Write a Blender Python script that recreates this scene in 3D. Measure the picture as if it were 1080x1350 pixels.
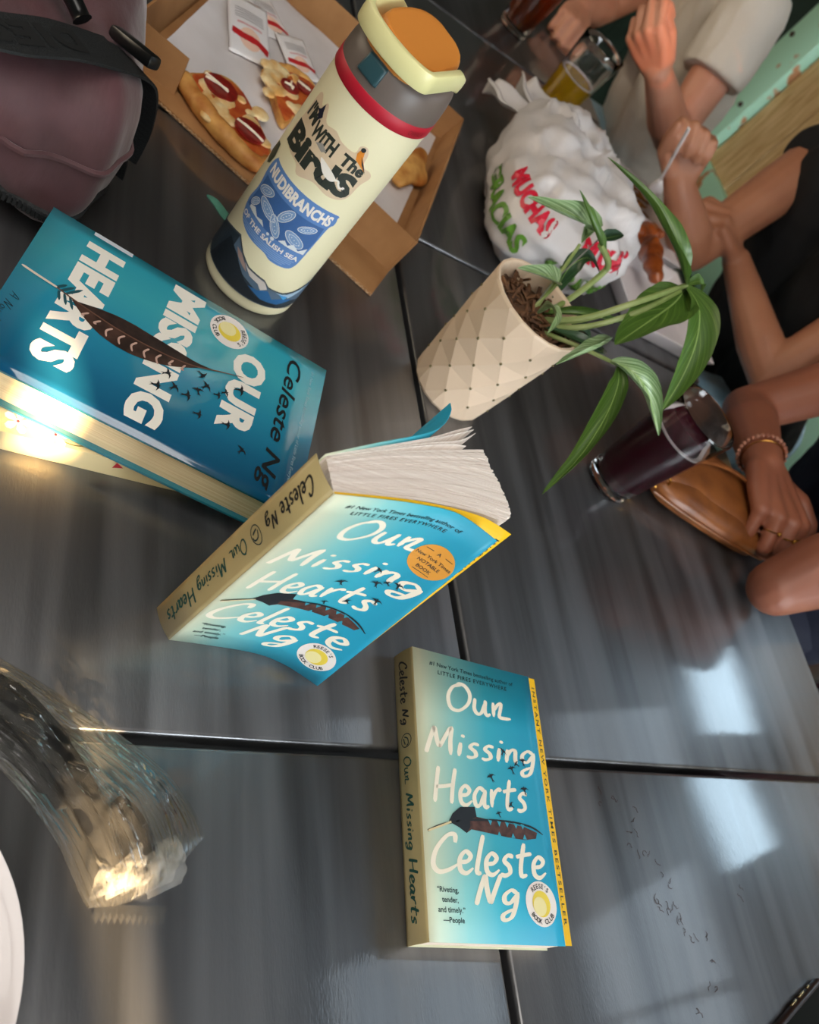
import bpy, bmesh, math, random
from mathutils import Vector, Matrix, noise
from math import sin, cos, pi, radians as R
random.seed(7)
sc = bpy.context.scene
COL = sc.collection
for o in list(bpy.data.objects): bpy.data.objects.remove(o, do_unlink=True)

# ------------------------------------------------------------------ camera
# metres; z = 0 is the table top, the floor lies at z = -0.75
cam = bpy.data.cameras.new('camera'); camo = bpy.data.objects.new('camera', cam); COL.objects.link(camo)
cam.sensor_fit = 'HORIZONTAL'; cam.sensor_width = 36.0; cam.lens = 36.0*1096.8/1080.0; cam.clip_start = .02
rt = Vector((0.78952, -0.12833, 0.60015)); dn = Vector((0.21425, -0.85873, -0.46548)); fw = Vector((0.57511, 0.49609, -0.65050))
camo.matrix_world = Matrix(((rt.x, -dn.x, -fw.x, 0), (rt.y, -dn.y, -fw.y, 0), (rt.z, -dn.z, -fw.z, .5003), (0, 0, 0, 1)))
cam.dof.use_dof = True; cam.dof.focus_distance = .58; cam.dof.aperture_fstop = 11.0
sc.camera = camo
# ------------------------------------------------------------------ world, sun, exposure
w = bpy.data.worlds.new('world'); sc.world = w; w.use_nodes = True
w.node_tree.nodes['Background'].inputs[0].default_value = (.62, .8, 1, 1)
w.node_tree.nodes['Background'].inputs[1].default_value = 1.0
sun = bpy.data.lights.new('sun', 'SUN'); suno = bpy.data.objects.new('sun', sun); COL.objects.link(suno)
sun.energy = 60; sun.color = (1, .70, .38); sun.angle = R(.5)
SUND = Vector((-.22, .97, -.36)).normalized()
suno.rotation_euler = SUND.to_track_quat('-Z', 'Y').to_euler()
vs = sc.view_settings; vs.view_transform = 'Standard'; vs.look = 'None'; vs.gamma = 1; vs.exposure = 0.0; vs.use_curve_mapping = False
sc.cycles.use_denoising = True
sc.cycles.max_bounces = 12; sc.cycles.transparent_max_bounces = 16; sc.cycles.sample_clamp_indirect = 6
WIN_A, WIN_B, FILL = 9.0, 16.5, 4.9          # emission of the two day-lit windows and the added overhead fill

# ------------------------------------------------------------------ materials
def lin(h):
    if not isinstance(h, str): return tuple(h)
    h = h.lstrip('#'); v = [int(h[i:i+2], 16)/255 for i in (0, 2, 4)]
    return tuple(x/12.92 if x <= .04045 else ((x+.055)/1.055)**2.4 for x in v)
MATS = {}
def mat(name, col, rough=.5, metal=0., col2=None, nscale=40, nmap=(1, 1, 1), namt=(.35, .65), bump=0., bscale=80, bmap=(1, 1, 1), **kw):
    if name in MATS: return MATS[name]
    m = bpy.data.materials.new(name); m.use_nodes = True; nt = m.node_tree; b = nt.nodes['Principled BSDF']
    b.inputs['Base Color'].default_value = (*lin(col), 1); b.inputs['Roughness'].default_value = rough; b.inputs['Metallic'].default_value = metal
    for k, v in kw.items(): b.inputs[k].default_value = v
    if col2 is not None or bump:
        tc = nt.nodes.new('ShaderNodeTexCoord')
    def nz(scale, mp, detail=4):
        mpn = nt.nodes.new('ShaderNodeMapping'); mpn.inputs['Scale'].default_value = mp; nt.links.new(tc.outputs['Object'], mpn.inputs[0])
        n = nt.nodes.new('ShaderNodeTexNoise'); n.inputs['Scale'].default_value = scale; n.inputs['Detail'].default_value = detail
        nt.links.new(mpn.outputs[0], n.inputs['Vector']); return n
    if col2 is not None:
        n = nz(nscale, nmap); r = nt.nodes.new('ShaderNodeValToRGB')
        r.color_ramp.elements[0].position = namt[0]; r.color_ramp.elements[1].position = namt[1]
        r.color_ramp.elements[0].color = (*lin(col), 1); r.color_ramp.elements[1].color = (*lin(col2), 1)
        nt.links.new(n.outputs[0], r.inputs[0]); nt.links.new(r.outputs[0], b.inputs['Base Color'])
    if bump:
        n = nz(bscale, bmap); bn = nt.nodes.new('ShaderNodeBump'); bn.inputs['Strength'].default_value = bump; bn.inputs['Distance'].default_value = .002
        nt.links.new(n.outputs[0], bn.inputs['Height']); nt.links.new(bn.outputs[0], b.inputs['Normal'])
    MATS[name] = m; return m
def ramp_uv(name, stops, axis=0, rough=.4, coat=0., diag=0.):
    """cover stock printed with a colour gradient along one side of the sheet"""
    m = mat(name, stops[0][1], rough, **({'Coat Weight': coat, 'Coat Roughness': .08} if coat else {})); nt = m.node_tree
    b = nt.nodes['Principled BSDF']; uv = nt.nodes.new('ShaderNodeUVMap'); sp = nt.nodes.new('ShaderNodeSeparateXYZ'); nt.links.new(uv.outputs[0], sp.inputs[0])
    ma = nt.nodes.new('ShaderNodeMath'); ma.operation = 'MULTIPLY_ADD'; ma.inputs[1].default_value = diag
    nt.links.new(sp.outputs[1-axis], ma.inputs[0]); nt.links.new(sp.outputs[axis], ma.inputs[2])
    r = nt.nodes.new('ShaderNodeValToRGB'); e = r.color_ramp.elements
    while len(e) < len(stops): e.new(.5)
    for k, (p, c) in enumerate(stops): e[k].position = p; e[k].color = (*lin(c), 1)
    nt.links.new(ma.outputs[0], r.inputs[0]); nt.links.new(r.outputs[0], b.inputs['Base Color']); return m
def emit(name, col, s):
    m = bpy.data.materials.new(name); m.use_nodes = True; b = m.node_tree.nodes['Principled BSDF']
    b.inputs['Base Color'].default_value = (0, 0, 0, 1); b.inputs['Emission Color'].default_value = (*col, 1); b.inputs['Emission Strength'].default_value = s
    MATS[name] = m; return m
def film(name, tint, gloss, milk):
    """clear crinkled plastic: mostly transparent with sharp glints"""
    m = bpy.data.materials.new(name); m.use_nodes = True; nt = m.node_tree; nt.nodes.remove(nt.nodes['Principled BSDF'])
    out = nt.nodes['Material Output']; tr = nt.nodes.new('ShaderNodeBsdfTransparent'); tr.inputs[0].default_value = (*tint, 1)
    gl = nt.nodes.new('ShaderNodeBsdfGlossy'); gl.inputs['Roughness'].default_value = .09
    df = nt.nodes.new('ShaderNodeBsdfDiffuse'); df.inputs[0].default_value = (.8, .78, .74, 1)
    tl = nt.nodes.new('ShaderNodeBsdfTranslucent'); tl.inputs[0].default_value = (.8, .78, .74, 1)
    tc = nt.nodes.new('ShaderNodeTexCoord'); n = nt.nodes.new('ShaderNodeTexNoise'); n.inputs['Scale'].default_value = 55; n.inputs['Detail'].default_value = 6
    bn = nt.nodes.new('ShaderNodeBump'); bn.inputs['Strength'].default_value = .9; bn.inputs['Distance'].default_value = .006
    mp = nt.nodes.new('ShaderNodeMapping'); mp.inputs['Scale'].default_value = (.10, .55, 1) if milk < .2 else (1, 1, 1); nt.links.new(tc.outputs['UV' if milk < .2 else 'Object'], mp.inputs[0]); nt.links.new(mp.outputs[0], n.inputs[0]); nt.links.new(n.outputs[0], bn.inputs['Height'])
    for x in (gl, df): nt.links.new(bn.outputs[0], x.inputs['Normal'])
    fr = nt.nodes.new('ShaderNodeLayerWeight'); fr.inputs[0].default_value = gloss; nt.links.new(bn.outputs[0], fr.inputs['Normal'])
    a = nt.nodes.new('ShaderNodeMixShader'); b = nt.nodes.new('ShaderNodeMixShader'); d = nt.nodes.new('ShaderNodeMixShader'); d.inputs[0].default_value = .5
    nt.links.new(df.outputs[0], d.inputs[1]); nt.links.new(tl.outputs[0], d.inputs[2])
    a.inputs[0].default_value = milk; nt.links.new(tr.outputs[0], a.inputs[1]); nt.links.new(d.outputs[0], a.inputs[2])
    nt.links.new(fr.outputs['Fresnel'], b.inputs[0]); nt.links.new(a.outputs[0], b.inputs[1]); nt.links.new(gl.outputs[0], b.inputs[2])
    nt.links.new(b.outputs[0], out.inputs[0]); MATS[name] = m; return m

# ------------------------------------------------------------------ geometry helpers
def thing(name, label, cat, loc=(0, 0, 0), rz=0., group=None):
    o = bpy.data.objects.new(name, None); COL.objects.link(o); o.empty_display_size = .02
    o.location = loc; o.rotation_euler = (0, 0, rz); o['label'] = label; o['category'] = cat
    if group: o['group'] = group
    return o
def tag(o, label, cat, group=None, kind=None):
    if label: o['label'] = label
    if cat: o['category'] = cat
    if group: o['group'] = group
    if kind: o['kind'] = kind
    return o
def root_inv(parent):
    while parent.parent: parent = parent.parent
    return (Matrix.Translation(parent.location) @ parent.rotation_euler.to_matrix().to_4x4()).inverted()
def mesh(name, V, F, m, parent=None, smooth=True, uv=None, world=False):
    """one mesh object; with world=True the vertices are given in room coordinates"""
    if parent is not None and world:
        mi = root_inv(parent); V = [mi @ Vector(v) for v in V]
    me = bpy.data.meshes.new(name); me.from_pydata([tuple(v) for v in V], [], [tuple(f) for f in F])
    if uv is not None:
        ul = me.uv_layers.new(name='UVMap')
        for l in me.loops: ul.data[l.index].uv = uv[l.vertex_index]
    if isinstance(m, (list, tuple)):
        for x in m: me.materials.append(x)
    else: me.materials.append(m)
    me.polygons.foreach_set('use_smooth', [smooth]*len(me.polygons)); me.update()
    o = bpy.data.objects.new(name, me); COL.objects.link(o)
    if parent is not None: o.parent = parent
    return o
class G:
    """collects shapes for one mesh"""
    def __init__(s): s.V, s.F = [], []
    def add(s, V, F):
        k = len(s.V); s.V += [Vector(v) for v in V]; s.F += [tuple(i+k for i in f) for f in F]; return s
    def box(s, x0, x1, y0, y1, z0, z1):
        return s.add([(x, y, z) for z in (z0, z1) for y in (y0, y1) for x in (x0, x1)], [(0, 2, 3, 1), (4, 5, 7, 6), (0, 1, 5, 4), (2, 6, 7, 3), (0, 4, 6, 2), (1, 3, 7, 5)])
    def prism(s, poly, z0, z1):
        n = len(poly); a = sum(poly[i][0]*poly[(i+1) % n][1]-poly[(i+1) % n][0]*poly[i][1] for i in range(n))
        if a < 0: poly = poly[::-1]
        V = [(x, y, z0) for x, y in poly]+[(x, y, z1) for x, y in poly]
        return s.add(V, [tuple(range(n-1, -1, -1)), tuple(range(n, 2*n))]+[(i, (i+1) % n, n+(i+1) % n, n+i) for i in range(n)])
    def lathe(s, prof, n=48, c=(0, 0), closed=False):
        V = []; F = []
        for r, z in prof: V += [(c[0]+r*cos(2*pi*i/n), c[1]+r*sin(2*pi*i/n), z) for i in range(n)]
        m = len(prof)
        for j in range(m if closed else m-1):
            a, b = j*n, ((j+1) % m)*n
            for i in range(n): F.append((a+i, a+(i+1) % n, b+(i+1) % n, b+i))
        if not closed:
            if prof[0][0] > 1e-6: F.append(tuple(range(n-1, -1, -1)))
            if prof[-1][0] > 1e-6: F.append(tuple(range((m-1)*n, m*n)))
        return s.add(V, F)
    def tube(s, pts, rad, n=8, closed=False, flat=1., up=None):
        pts = [Vector(p) for p in pts]; m = len(pts)
        if not isinstance(rad, (list, tuple)): rad = [rad]*m
        V = []; F = []; prev = None
        for i, p in enumerate(pts):
            a = pts[i-1] if (i or closed) else p; b = pts[(i+1) % m] if (i < m-1 or closed) else p
            t = (b-a).normalized() if (b-a).length > 1e-9 else Vector((0, 0, 1))
            u = Vector(up) if up else (prev if prev is not None else (Vector((0, 0, 1)) if abs(t.z) < .9 else Vector((1, 0, 0))))
            u = (u-t*u.dot(t)); u = u.normalized() if u.length > 1e-6 else t.orthogonal().normalized(); prev = u; v = t.cross(u)
            V += [p+(u*cos(2*pi*k/n)*flat+v*sin(2*pi*k/n))*rad[i] for k in range(n)]
        for i in range(m if closed else m-1):
            a, b = i*n, ((i+1) % m)*n
            for k in range(n): F.append((a+k, a+(k+1) % n, b+(k+1) % n, b+k))
        if not closed: F += [tuple(range(n-1, -1, -1)), tuple(range((m-1)*n, m*n))]
        return s.add(V, F)
    def ball(s, c, r, n=10, m=7, sq=(1, 1, 1)):
        c = Vector(c); V = [c+Vector((0, 0, -r*sq[2]))]; F = []
        for j in range(1, m):
            a = -pi/2+pi*j/m
            V += [c+Vector((cos(a)*cos(2*pi*i/n)*r*sq[0], cos(a)*sin(2*pi*i/n)*r*sq[1], sin(a)*r*sq[2])) for i in range(n)]
        V.append(c+Vector((0, 0, r*sq[2]))); e = len(V)-1
        for i in range(n):
            F.append((0, 1+(i+1) % n, 1+i)); F.append((e, e-n+i, e-n+(i+1) % n))
            for j in range(m-2): a = 1+j*n; F.append((a+i, a+(i+1) % n, a+n+(i+1) % n, a+n+i))
        return s.add(V, F)
    def limb(s, p0, r0, p1, r1, cap0=True, cap1=True):
        s.tube([p0, p1], [r0, r1], 14)
        if cap0: s.ball(p0, r0, 14, 9)
        if cap1: s.ball(p1, r1, 14, 9)
        return s
    def chain(s, pts, rad, cap0=True, cap1=True):
        for i in range(len(pts)-1): s.limb(pts[i], rad[i], pts[i+1], rad[i+1], cap0 or i > 0, cap1 or i < len(pts)-2)
        return s
    def make(s, name, m, parent=None, smooth=True, world=False, bevel=0., seg=2):
        o = mesh(name, s.V, s.F, m, parent, smooth, None, world)
        if bevel:
            b = bmesh.new(); b.from_mesh(o.data)
            es = [e for e in b.edges if len(e.link_faces) == 2 and e.calc_face_angle(0) > .6]
            bmesh.ops.bevel(b, geom=es, offset=bevel, segments=seg, affect='EDGES', profile=.5); b.to_mesh(o.data); b.free()
            o.data.polygons.foreach_set('use_smooth', [True]*len(o.data.polygons))
        if smooth or bevel: sharp(o)
        return o
    def blob(s, name, m, parent, voxel=.004, it=6, world=True):
        """all shapes melted into one continuous skin"""
        o = s.make(name+'_tmp', m, None, True)
        r = o.modifiers.new('r', 'REMESH'); r.mode = 'VOXEL'; r.voxel_size = voxel
        q = o.modifiers.new('q', 'SMOOTH'); q.iterations = it; q.factor = .5
        bpy.context.view_layer.update(); dg = bpy.context.evaluated_depsgraph_get(); me = bpy.data.meshes.new_from_object(o.evaluated_get(dg))
        bpy.data.objects.remove(o, do_unlink=True); me.name = name
        if world: me.transform(root_inv(parent))
        me.materials.clear(); me.materials.append(m); me.polygons.foreach_set('use_smooth', [True]*len(me.polygons))
        x = bpy.data.objects.new(name, me); COL.objects.link(x); x.parent = parent; return x
def sharp(o, ang=.7):
    try: o.data.set_sharp_from_angle(angle=ang)
    except Exception: pass
def cr(pts, n=8, closed=False):
    """smooth curve through points"""
    pts = [Vector(p) for p in pts]; m = len(pts); out = []
    for i in range(m if closed else m-1):
        g = lambda k: pts[k % m] if closed else pts[max(0, min(m-1, k))]
        p0, p1, p2, p3 = g(i-1), g(i), g(i+1), g(i+2)
        for j in range(n):
            t = j/n; out.append(.5*((2*p1)+(p2-p0)*t+(2*p0-5*p1+4*p2-p3)*t*t+(3*p1-p0-3*p2+p3)*t**3))
    if not closed: out.append(pts[-1])
    return out
def plin(pts):
    """curve parameter 0..1 by arc length"""
    P = cr(pts, 10); d = [0.]
    for a, b in zip(P, P[1:]): d.append(d[-1]+(b-a).length)
    def f(s):
        s = max(-.05, min(1.05, s))*d[-1]; k = 0
        while k < len(d)-2 and d[k+1] < s: k += 1
        return P[k].lerp(P[k+1], (s-d[k])/max(1e-9, d[k+1]-d[k]))
    return f
def sheet(name, F, nu, nv, m, parent, u=(0, 1), v=(0, 1), thick=0., world=False, smooth=True):
    V = []; uv = []; Q = []
    for j in range(nv+1):
        for i in range(nu+1):
            a, b = i/nu, j/nv; V.append(F(u[0]+(u[1]-u[0])*a, v[0]+(v[1]-v[0])*b)); uv.append((a, b))
    for j in range(nv):
        for i in range(nu): k = j*(nu+1)+i; Q.append((k, k+1, k+nu+2, k+nu+1))
    if thick:
        n = len(V); N = [Vector((0, 0, 0)) for _ in V]
        for f in Q:
            c = (V[f[1]]-V[f[0]]).cross(V[f[3]]-V[f[0]])
            for k in f: N[k] += c
        V = V+[V[k]-N[k].normalized()*thick for k in range(n)]; uv = uv+uv; Q0 = list(Q)
        Q += [tuple(k+n for k in f[::-1]) for f in Q0]
        rim = [i for i in range(nu+1)]+[j*(nu+1)+nu for j in range(1, nv+1)]+[nv*(nu+1)+i for i in range(nu-1, -1, -1)]+[j*(nu+1) for j in range(nv-1, 0, -1)]
        for a, b in zip(rim, rim[1:]+rim[:1]): Q.append((b, a, a+n, b+n))
    return mesh(name, V, Q, m, parent, smooth, uv, world)

# ---- flat print: 2D pieces laid on a surface F(x, y)
def decal(name, pieces, F, m, parent, off=.00015, maxlen=None):
    b = bmesh.new()
    for V, Q in pieces:
        vs_ = [b.verts.new((v[0], v[1], 0)) for v in V]
        for q in Q:
            try: b.faces.new([vs_[i] for i in q])
            except ValueError: pass
    bmesh.ops.triangulate(b, faces=b.faces[:])
    if maxlen:
        for _ in range(6):
            es = [e for e in b.edges if e.calc_length() > maxlen]
            if not es: break
            bmesh.ops.subdivide_edges(b, edges=es, cuts=1); bmesh.ops.triangulate(b, faces=[f for f in b.faces if len(f.verts) > 3])
    h = 5e-4; out = []
    for v in b.verts:
        x, y = v.co.x, v.co.y; p = F(x, y)
        n = (F(x+h, y)-F(x-h, y)).cross(F(x, y+h)-F(x, y-h)).normalized(); out.append(p+n*off)
    b.verts.ensure_lookup_table(); b.verts.index_update()
    fs = []
    for f in b.faces:
        ix = [v.index for v in f.verts]
        if f.normal.z < 0: ix.reverse()
        fs.append(ix)
    b.free(); return mesh(name, out, fs, m, parent, False)
def poly(P): return ([tuple(p) for p in P], [tuple(range(len(P)))])
def disc(cx, cy, r, n=32, ry=None): return poly([(cx+r*cos(2*pi*i/n), cy+(ry or r)*sin(2*pi*i/n)) for i in range(n)])
def stroke(pts, wd, n=6, taper=(.5, .35), pen=None):
    P = cr([(x, y, 0) for x, y in pts], n) if len(pts) > 2 else [Vector((*pts[0], 0)).lerp(Vector((*pts[-1], 0)), t/4) for t in range(5)]
    V = []; m = len(P)
    for i, p in enumerate(P):
        t = (P[min(m-1, i+1)]-P[max(0, i-1)]); t = t.normalized() if t.length > 1e-9 else Vector((1, 0, 0)); nn = Vector((-t.y, t.x, 0)); s = i/(m-1)
        k = min(1, taper[0]+s*6) * min(1, taper[1]+(1-s)*5)
        if pen is not None: k *= .62+.38*abs(sin(math.atan2(t.y, t.x)-pen))
        V += [tuple((p+nn*wd*k/2)[:2]), tuple((p-nn*wd*k/2)[:2])]
    return (V, [(2*i, 2*i+1, 2*i+3, 2*i+2) for i in range(m-1)])
def move(pieces, dx=0, dy=0, sx=1, sy=None, rot=0.):
    sy = sx if sy is None else sy; c, s = cos(rot), sin(rot)
    return [([(dx+c*x*sx-s*y*sy, dy+s*x*sx+c*y*sy) for x, y in V], Q) for V, Q in pieces]
def bounds(pieces):
    xs = [v[0] for V, _ in pieces for v in V]; ys = [v[1] for V, _ in pieces for v in V]; return min(xs), max(xs), min(ys), max(ys)
def fit(pieces, x0, x1, y0, y1, rot=0.):
    a, b, c, d = bounds(pieces); sx = (x1-x0)/(b-a); sy = (y1-y0)/(d-c)
    p = move(pieces, -a*sx, -c*sy, sx, sy); return move(p, x0, y0, 1, 1, rot) if rot else move(p, x0, y0)
def text(s, bold=0., shear=0., space=1.):
    cu = bpy.data.curves.new('t', 'FONT'); cu.body = s; cu.size = 1; cu.resolution_u = 3; cu.offset = bold; cu.shear = shear; cu.space_character = space
    cu.fill_mode = 'BOTH'
    o = bpy.data.objects.new('t', cu); me = bpy.data.meshes.new_from_object(o)
    r = [([(v.co.x, v.co.y) for v in me.vertices], [tuple(p.vertices) for p in me.polygons])]
    bpy.data.objects.remove(o); bpy.data.curves.remove(cu); bpy.data.meshes.remove(me); return r
def arc_text(s, cx, cy, r, a0, a1, size, inward=False, bold=.02):
    out = []
    for i, ch in enumerate(s):
        if ch == ' ': continue
        a = R(a0+(a1-a0)*i/max(1, len(s)-1)); t = text(ch, bold); x0, x1, _, _ = bounds(t)
        t = move(t, -(x0+x1)/2*size, -.35*size, size)
        out += move(t, cx+r*cos(a), cy+r*sin(a), 1, 1, a+(pi/2 if inward else -pi/2))
    return out
BR = {  # brush-lettered alphabet: strokes in cap-height units, then advance
 'O': ([[(.5, .93), (.22, .82), (.06, .45), (.16, .06), (.46, .0), (.78, .3), (.84, .66), (.66, .93), (.42, .97), (.3, .84)]], .98),
 'u': ([[(.06, .56), (.03, .2), (.14, .02), (.3, .08), (.44, .5)], [(.45, .56), (.43, .16), (.52, .02), (.64, .1)]], .68),
 'r': ([[(.06, .54), (.06, .02)], [(.06, .2), (.18, .46), (.3, .56), (.36, .5)]], .44),
 'R': ([[(.06, .54), (.08, .02)], [(.08, .24), (.24, .5), (.36, .54), (.33, .3), (.3, .06), (.5, .03), (.74, .06)]], .78),
 'M': ([[(0, -.02), (.08, .4), (.2, .96)], [(.2, .96), (.28, .5), (.36, .22)], [(.36, .22), (.5, .6), (.68, 1.), (.66, .5), (.68, .0)]], .86),
 'i': ([[(.1, .5), (.05, .0)], [(.14, .7), (.18, .8)]], .28),
 's': ([[(.36, .5), (.2, .52), (.1, .38), (.24, .24), (.26, .08), (.12, .0), (.0, .04)]], .44),
 'n': ([[(.07, .5), (.03, .0)], [(.04, .22), (.18, .48), (.31, .48), (.31, .2), (.33, .0)]], .48),
 'g': ([[(.4, .44), (.24, .54), (.06, .36), (.08, .14), (.24, .14), (.39, .42)], [(.42, .5), (.38, .05), (.28, -.32), (.08, -.42), (.06, -.24), (.4, -.02)]], .56),
 'H': ([[(.12, 1.), (.06, .5), (.02, .0)], [(.04, .42), (.3, .46), (.62, .54)], [(.64, 1.), (.56, .5), (.52, .0)]], .74),
 'e': ([[(.06, .26), (.26, .3), (.34, .44), (.2, .54), (.06, .36), (.08, .08), (.24, .0), (.42, .14)]], .46),
 'a': ([[(.37, .44), (.2, .53), (.04, .3), (.08, .04), (.22, .06), (.36, .42)], [(.39, .5), (.35, .1), (.42, .0), (.5, .06)]], .54),
 't': ([[(.24, .88), (.14, .3), (.16, .02), (.32, .06)], [(.0, .5), (.2, .56), (.46, .62)]], .46),
 'C': ([[(.6, .74), (.58, .94), (.38, .9), (.12, .55), (.05, .18), (.2, .0), (.46, .06), (.7, .22)]], .68),
 'l': ([[(.22, 1.), (.12, .5), (.06, .06), (.18, .03)]], .26),
 'N': ([[(.02, .0), (.1, .5), (.2, .98)], [(.2, .98), (.28, .5), (.4, .06)], [(.4, .06), (.5, .5), (.64, 1.04)]], .72),
 'A': ([[(.0, .0), (.3, 1.), (.5, .0)], [(.1, .35), (.5, .4)]], .7), 'o': ([[(.2, .5), (.04, .25), (.18, .0), (.36, .25), (.2, .5)]], .44), 'v': ([[(.02, .5), (.14, .0), (.34, .54)]], .4),
 ' ': ([], .4)}
def brush(s, wd=.12, slant=0., pen=.6):
    out = []; x = 0
    for ch in s:
        st, ad = BR[ch]
        for q in st: out.append(stroke([(x+px+slant*py, py) for px, py in q], wd, 5, (.6, .45), pen))
        x += ad
    return out
BIRD = poly([(0, .8), (.14, .5), (.5, .52), (1.15, -.05), (.55, .2), (.2, .1), (.12, -.35), (.32, -1.), (0, -.6), (-.22, -.9), (-.1, -.3), (-.2, .1), (-.6, .3), (-1.05, .35), (-.5, .58), (-.14, .5)])

# ================================================================== THE SETTING
m_floor = mat('dark concrete floor', '#2b2a2a', .6, col2='#3b3937', nscale=6)
m_ceil = mat('brown ceiling', '#5f5348', .9)
m_wall = mat('dim plaster wall', '#565a54', .85, col2='#484d48', nscale=3)
m_dgreen = mat('dark green painted board', '#27403a', .55, col2='#1d322d', nscale=9)
m_tan = mat('weathered tan wood', '#dcbd8c', .6, col2='#b7925c', nscale=9, nmap=(1, 14, 1.2), bump=.25, bscale=30, bmap=(1, 10, 1))
m_mint = mat('peeling mint paint', '#b6ead0', .5, col2='#c08a5e', nscale=11, namt=(.60, .63), bump=.3, bscale=14)
m_frame = mat('window frame paint', '#3d4642', .5)
sky_a = emit('daylight pane', (.62, .84, 1.0), WIN_A); m_fill = emit('overhead fill panel', (1., .95, .88), FILL); sky_b = emit('daylight pane front', (.86, .94, 1.0), WIN_B)
XW, YF, YB, XL, ZC, ZF = 2.2, -2.6, 4.2, -2.8, 2.25, -.75
def struct(o): o['kind'] = 'structure'; return o
struct(G().box(XL-.1, XW+.2, YF-.1, YB+.1, ZF-.1, ZF).make('floor', m_floor, smooth=False))
struct(G().box(XL-.1, XW+.2, YF-.1, YB+.1, ZC, ZC+.1).make('ceiling', m_ceil, smooth=False))
struct(G().box(XL-.1, XL, YF-.1, YB+.1, ZF, ZC).make('wall_left', m_wall, smooth=False))
struct(G().box(XL, XW+.12, YB, YB+.1, ZF, ZC).make('wall_back', m_wall, smooth=False))
wr = struct(G().box(XW+.02, XW+.12, YF, YB, ZF, ZC).make('wall_right', m_wall, smooth=False))
# front wall: solid but for the gaps the low sun comes through
g = G()
holes = [(.772, .806, .86, 1.045), (.772, .802, 1.1, 1.175), (1.72, 2.19, 1.60, 1.90)]
xs = sorted({XL, XW+.12, *[h[0] for h in holes], *[h[1] for h in holes]}); zs = sorted({ZF, ZC, *[h[2] for h in holes], *[h[3] for h in holes]})
for a, b in zip(xs, xs[1:]):
    for c, d in zip(zs, zs[1:]):
        if not any(h[0] <= a and b <= h[1] and h[2] <= c and d <= h[3] for h in holes): g.box(a, b, YF-.03, YF, c, d)
struct(g.make('wall_front', m_wall, smooth=False))
# boards on the wall behind the diners
y = 2.47; pl = None
def plank(y0, y1, z0, z1, m, dx=0.):
    return G().box(XW-.02-dx, XW+.02, y0+.002, y1-.002, z0, z1).make('plank', m, wr, bevel=.002, seg=1)
while y < 3.9: plank(y, y+.16, ZF, .47, m_dgreen, random.uniform(0, .006)); y += .16
y = 2.32
while y > -1.5: plank(y-.17, y, -.17, .47, m_tan, random.uniform(0, .006)); y -= .17
y = 2.32
while y > -1.5: plank(y-.24, y, ZF, -.37, m_dgreen, random.uniform(0, .006)); y -= .24
struct(G().box(XW-.06, XW+.02, 2.325, 2.465, ZF, .49).make('trim_1', m_mint, bevel=.004))
struct(G().box(XW-.045, XW+.02, -1.5, 2.325, -.37, -.17).make('trim_2', m_mint, bevel=.004))
struct(G().box(XW-.05, XW+.02, -1.6, 3.9, .47, .525).make('trim_3', m_dgreen, bevel=.004))
m_bolt = mat('rusty bolt', '#4b4138', .5, .6)
for yy, zz in ((2.44, .22), (2.36, .0), (2.41, .35)): G().ball((XW-.061, yy, zz), .009, 8, 6).make('bolt', m_bolt, bpy.data.objects['trim_1'])
def window(name, horiz, a0, a1, z0, z1, na, nz, pos, m, sgn):
    """frame with mullions and bright panes, on a wall at x = pos or y = pos"""
    f = G(); t = .035
    def bx(u0, u1, w0, w1, d0, d1, gg):
        d0, d1 = sorted((pos+sgn*d0, pos+sgn*d1))
        return gg.box(d0, d1, u0, u1, w0, w1) if horiz else gg.box(u0, u1, d0, d1, w0, w1)
    for i in range(na+1): u = a0+(a1-a0)*i/na; bx(u-t/2, u+t/2, z0-t/2, z1+t/2, 0, .05, f)
    for j in range(nz+1): q = z0+(z1-z0)*j/nz; bx(a0-t/2, a1+t/2, q-t/2, q+t/2, 0, .045, f)
    o = struct(f.make(name, m_frame, smooth=False))
    for i in range(na):
        for j in range(nz):
            bx(a0+(a1-a0)*i/na+t/2, a0+(a1-a0)*(i+1)/na-t/2, z0+(z1-z0)*j/nz+t/2, z0+(z1-z0)*(j+1)/nz-t/2, .012, .018, G()).make('pane', m, o, False)
window('window_1', True, .31, .68, .55, .88, 1, 1, XW-.0, sky_a, -1)
window('window_4', True, -.40, .45, 1.05, 2.15, 2, 2, XW-.0, emit('dim upper pane', (.72, .87, 1.), 2.4), -1)
window('warm_fill', True, 1.6, 3.8, .1, 1.6, 3, 2, XL, emit('warm fill panel', (1., .84, .62), 5.), 1)  # added warm fill on the left wall, brightens the far boards and diners
m_tint = bpy.data.materials.new('amber sun filter'); m_tint.use_nodes = True; nt_ = m_tint.node_tree; nt_.nodes.remove(nt_.nodes['Principled BSDF']); tb_ = nt_.nodes.new('ShaderNodeBsdfTransparent'); tb_.inputs[0].default_value = (.16, .11, .062, 1); nt_.links.new(tb_.outputs[0], nt_.nodes['Material Output'].inputs[0])
struct(G().box(1.70, 2.20, YF-.02, YF-.016, 1.58, 1.92).make('sun_filter', m_tint, smooth=False))  # added unseen filter, weakens the sun on the raised hand
fill_frame = struct(G().box(-1.26, .46, -2.50, .22, ZC-.05, ZC-.0).make('ceiling_fill', m_frame, smooth=False))  # added overhead fill light, framed like a skylight, kept out of the table reflections
for i in range(2):
    for j in range(3): G().box(-1.22+i*.84, -.42+i*.84, -2.46+j*.9, -1.60+j*.9, ZC-.058, ZC-.05).make('pane', m_fill, fill_frame, False)
window('window_2', False, .92, 2.1, -.1, 1.5, 2, 2, YF, sky_b, 1)

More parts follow.
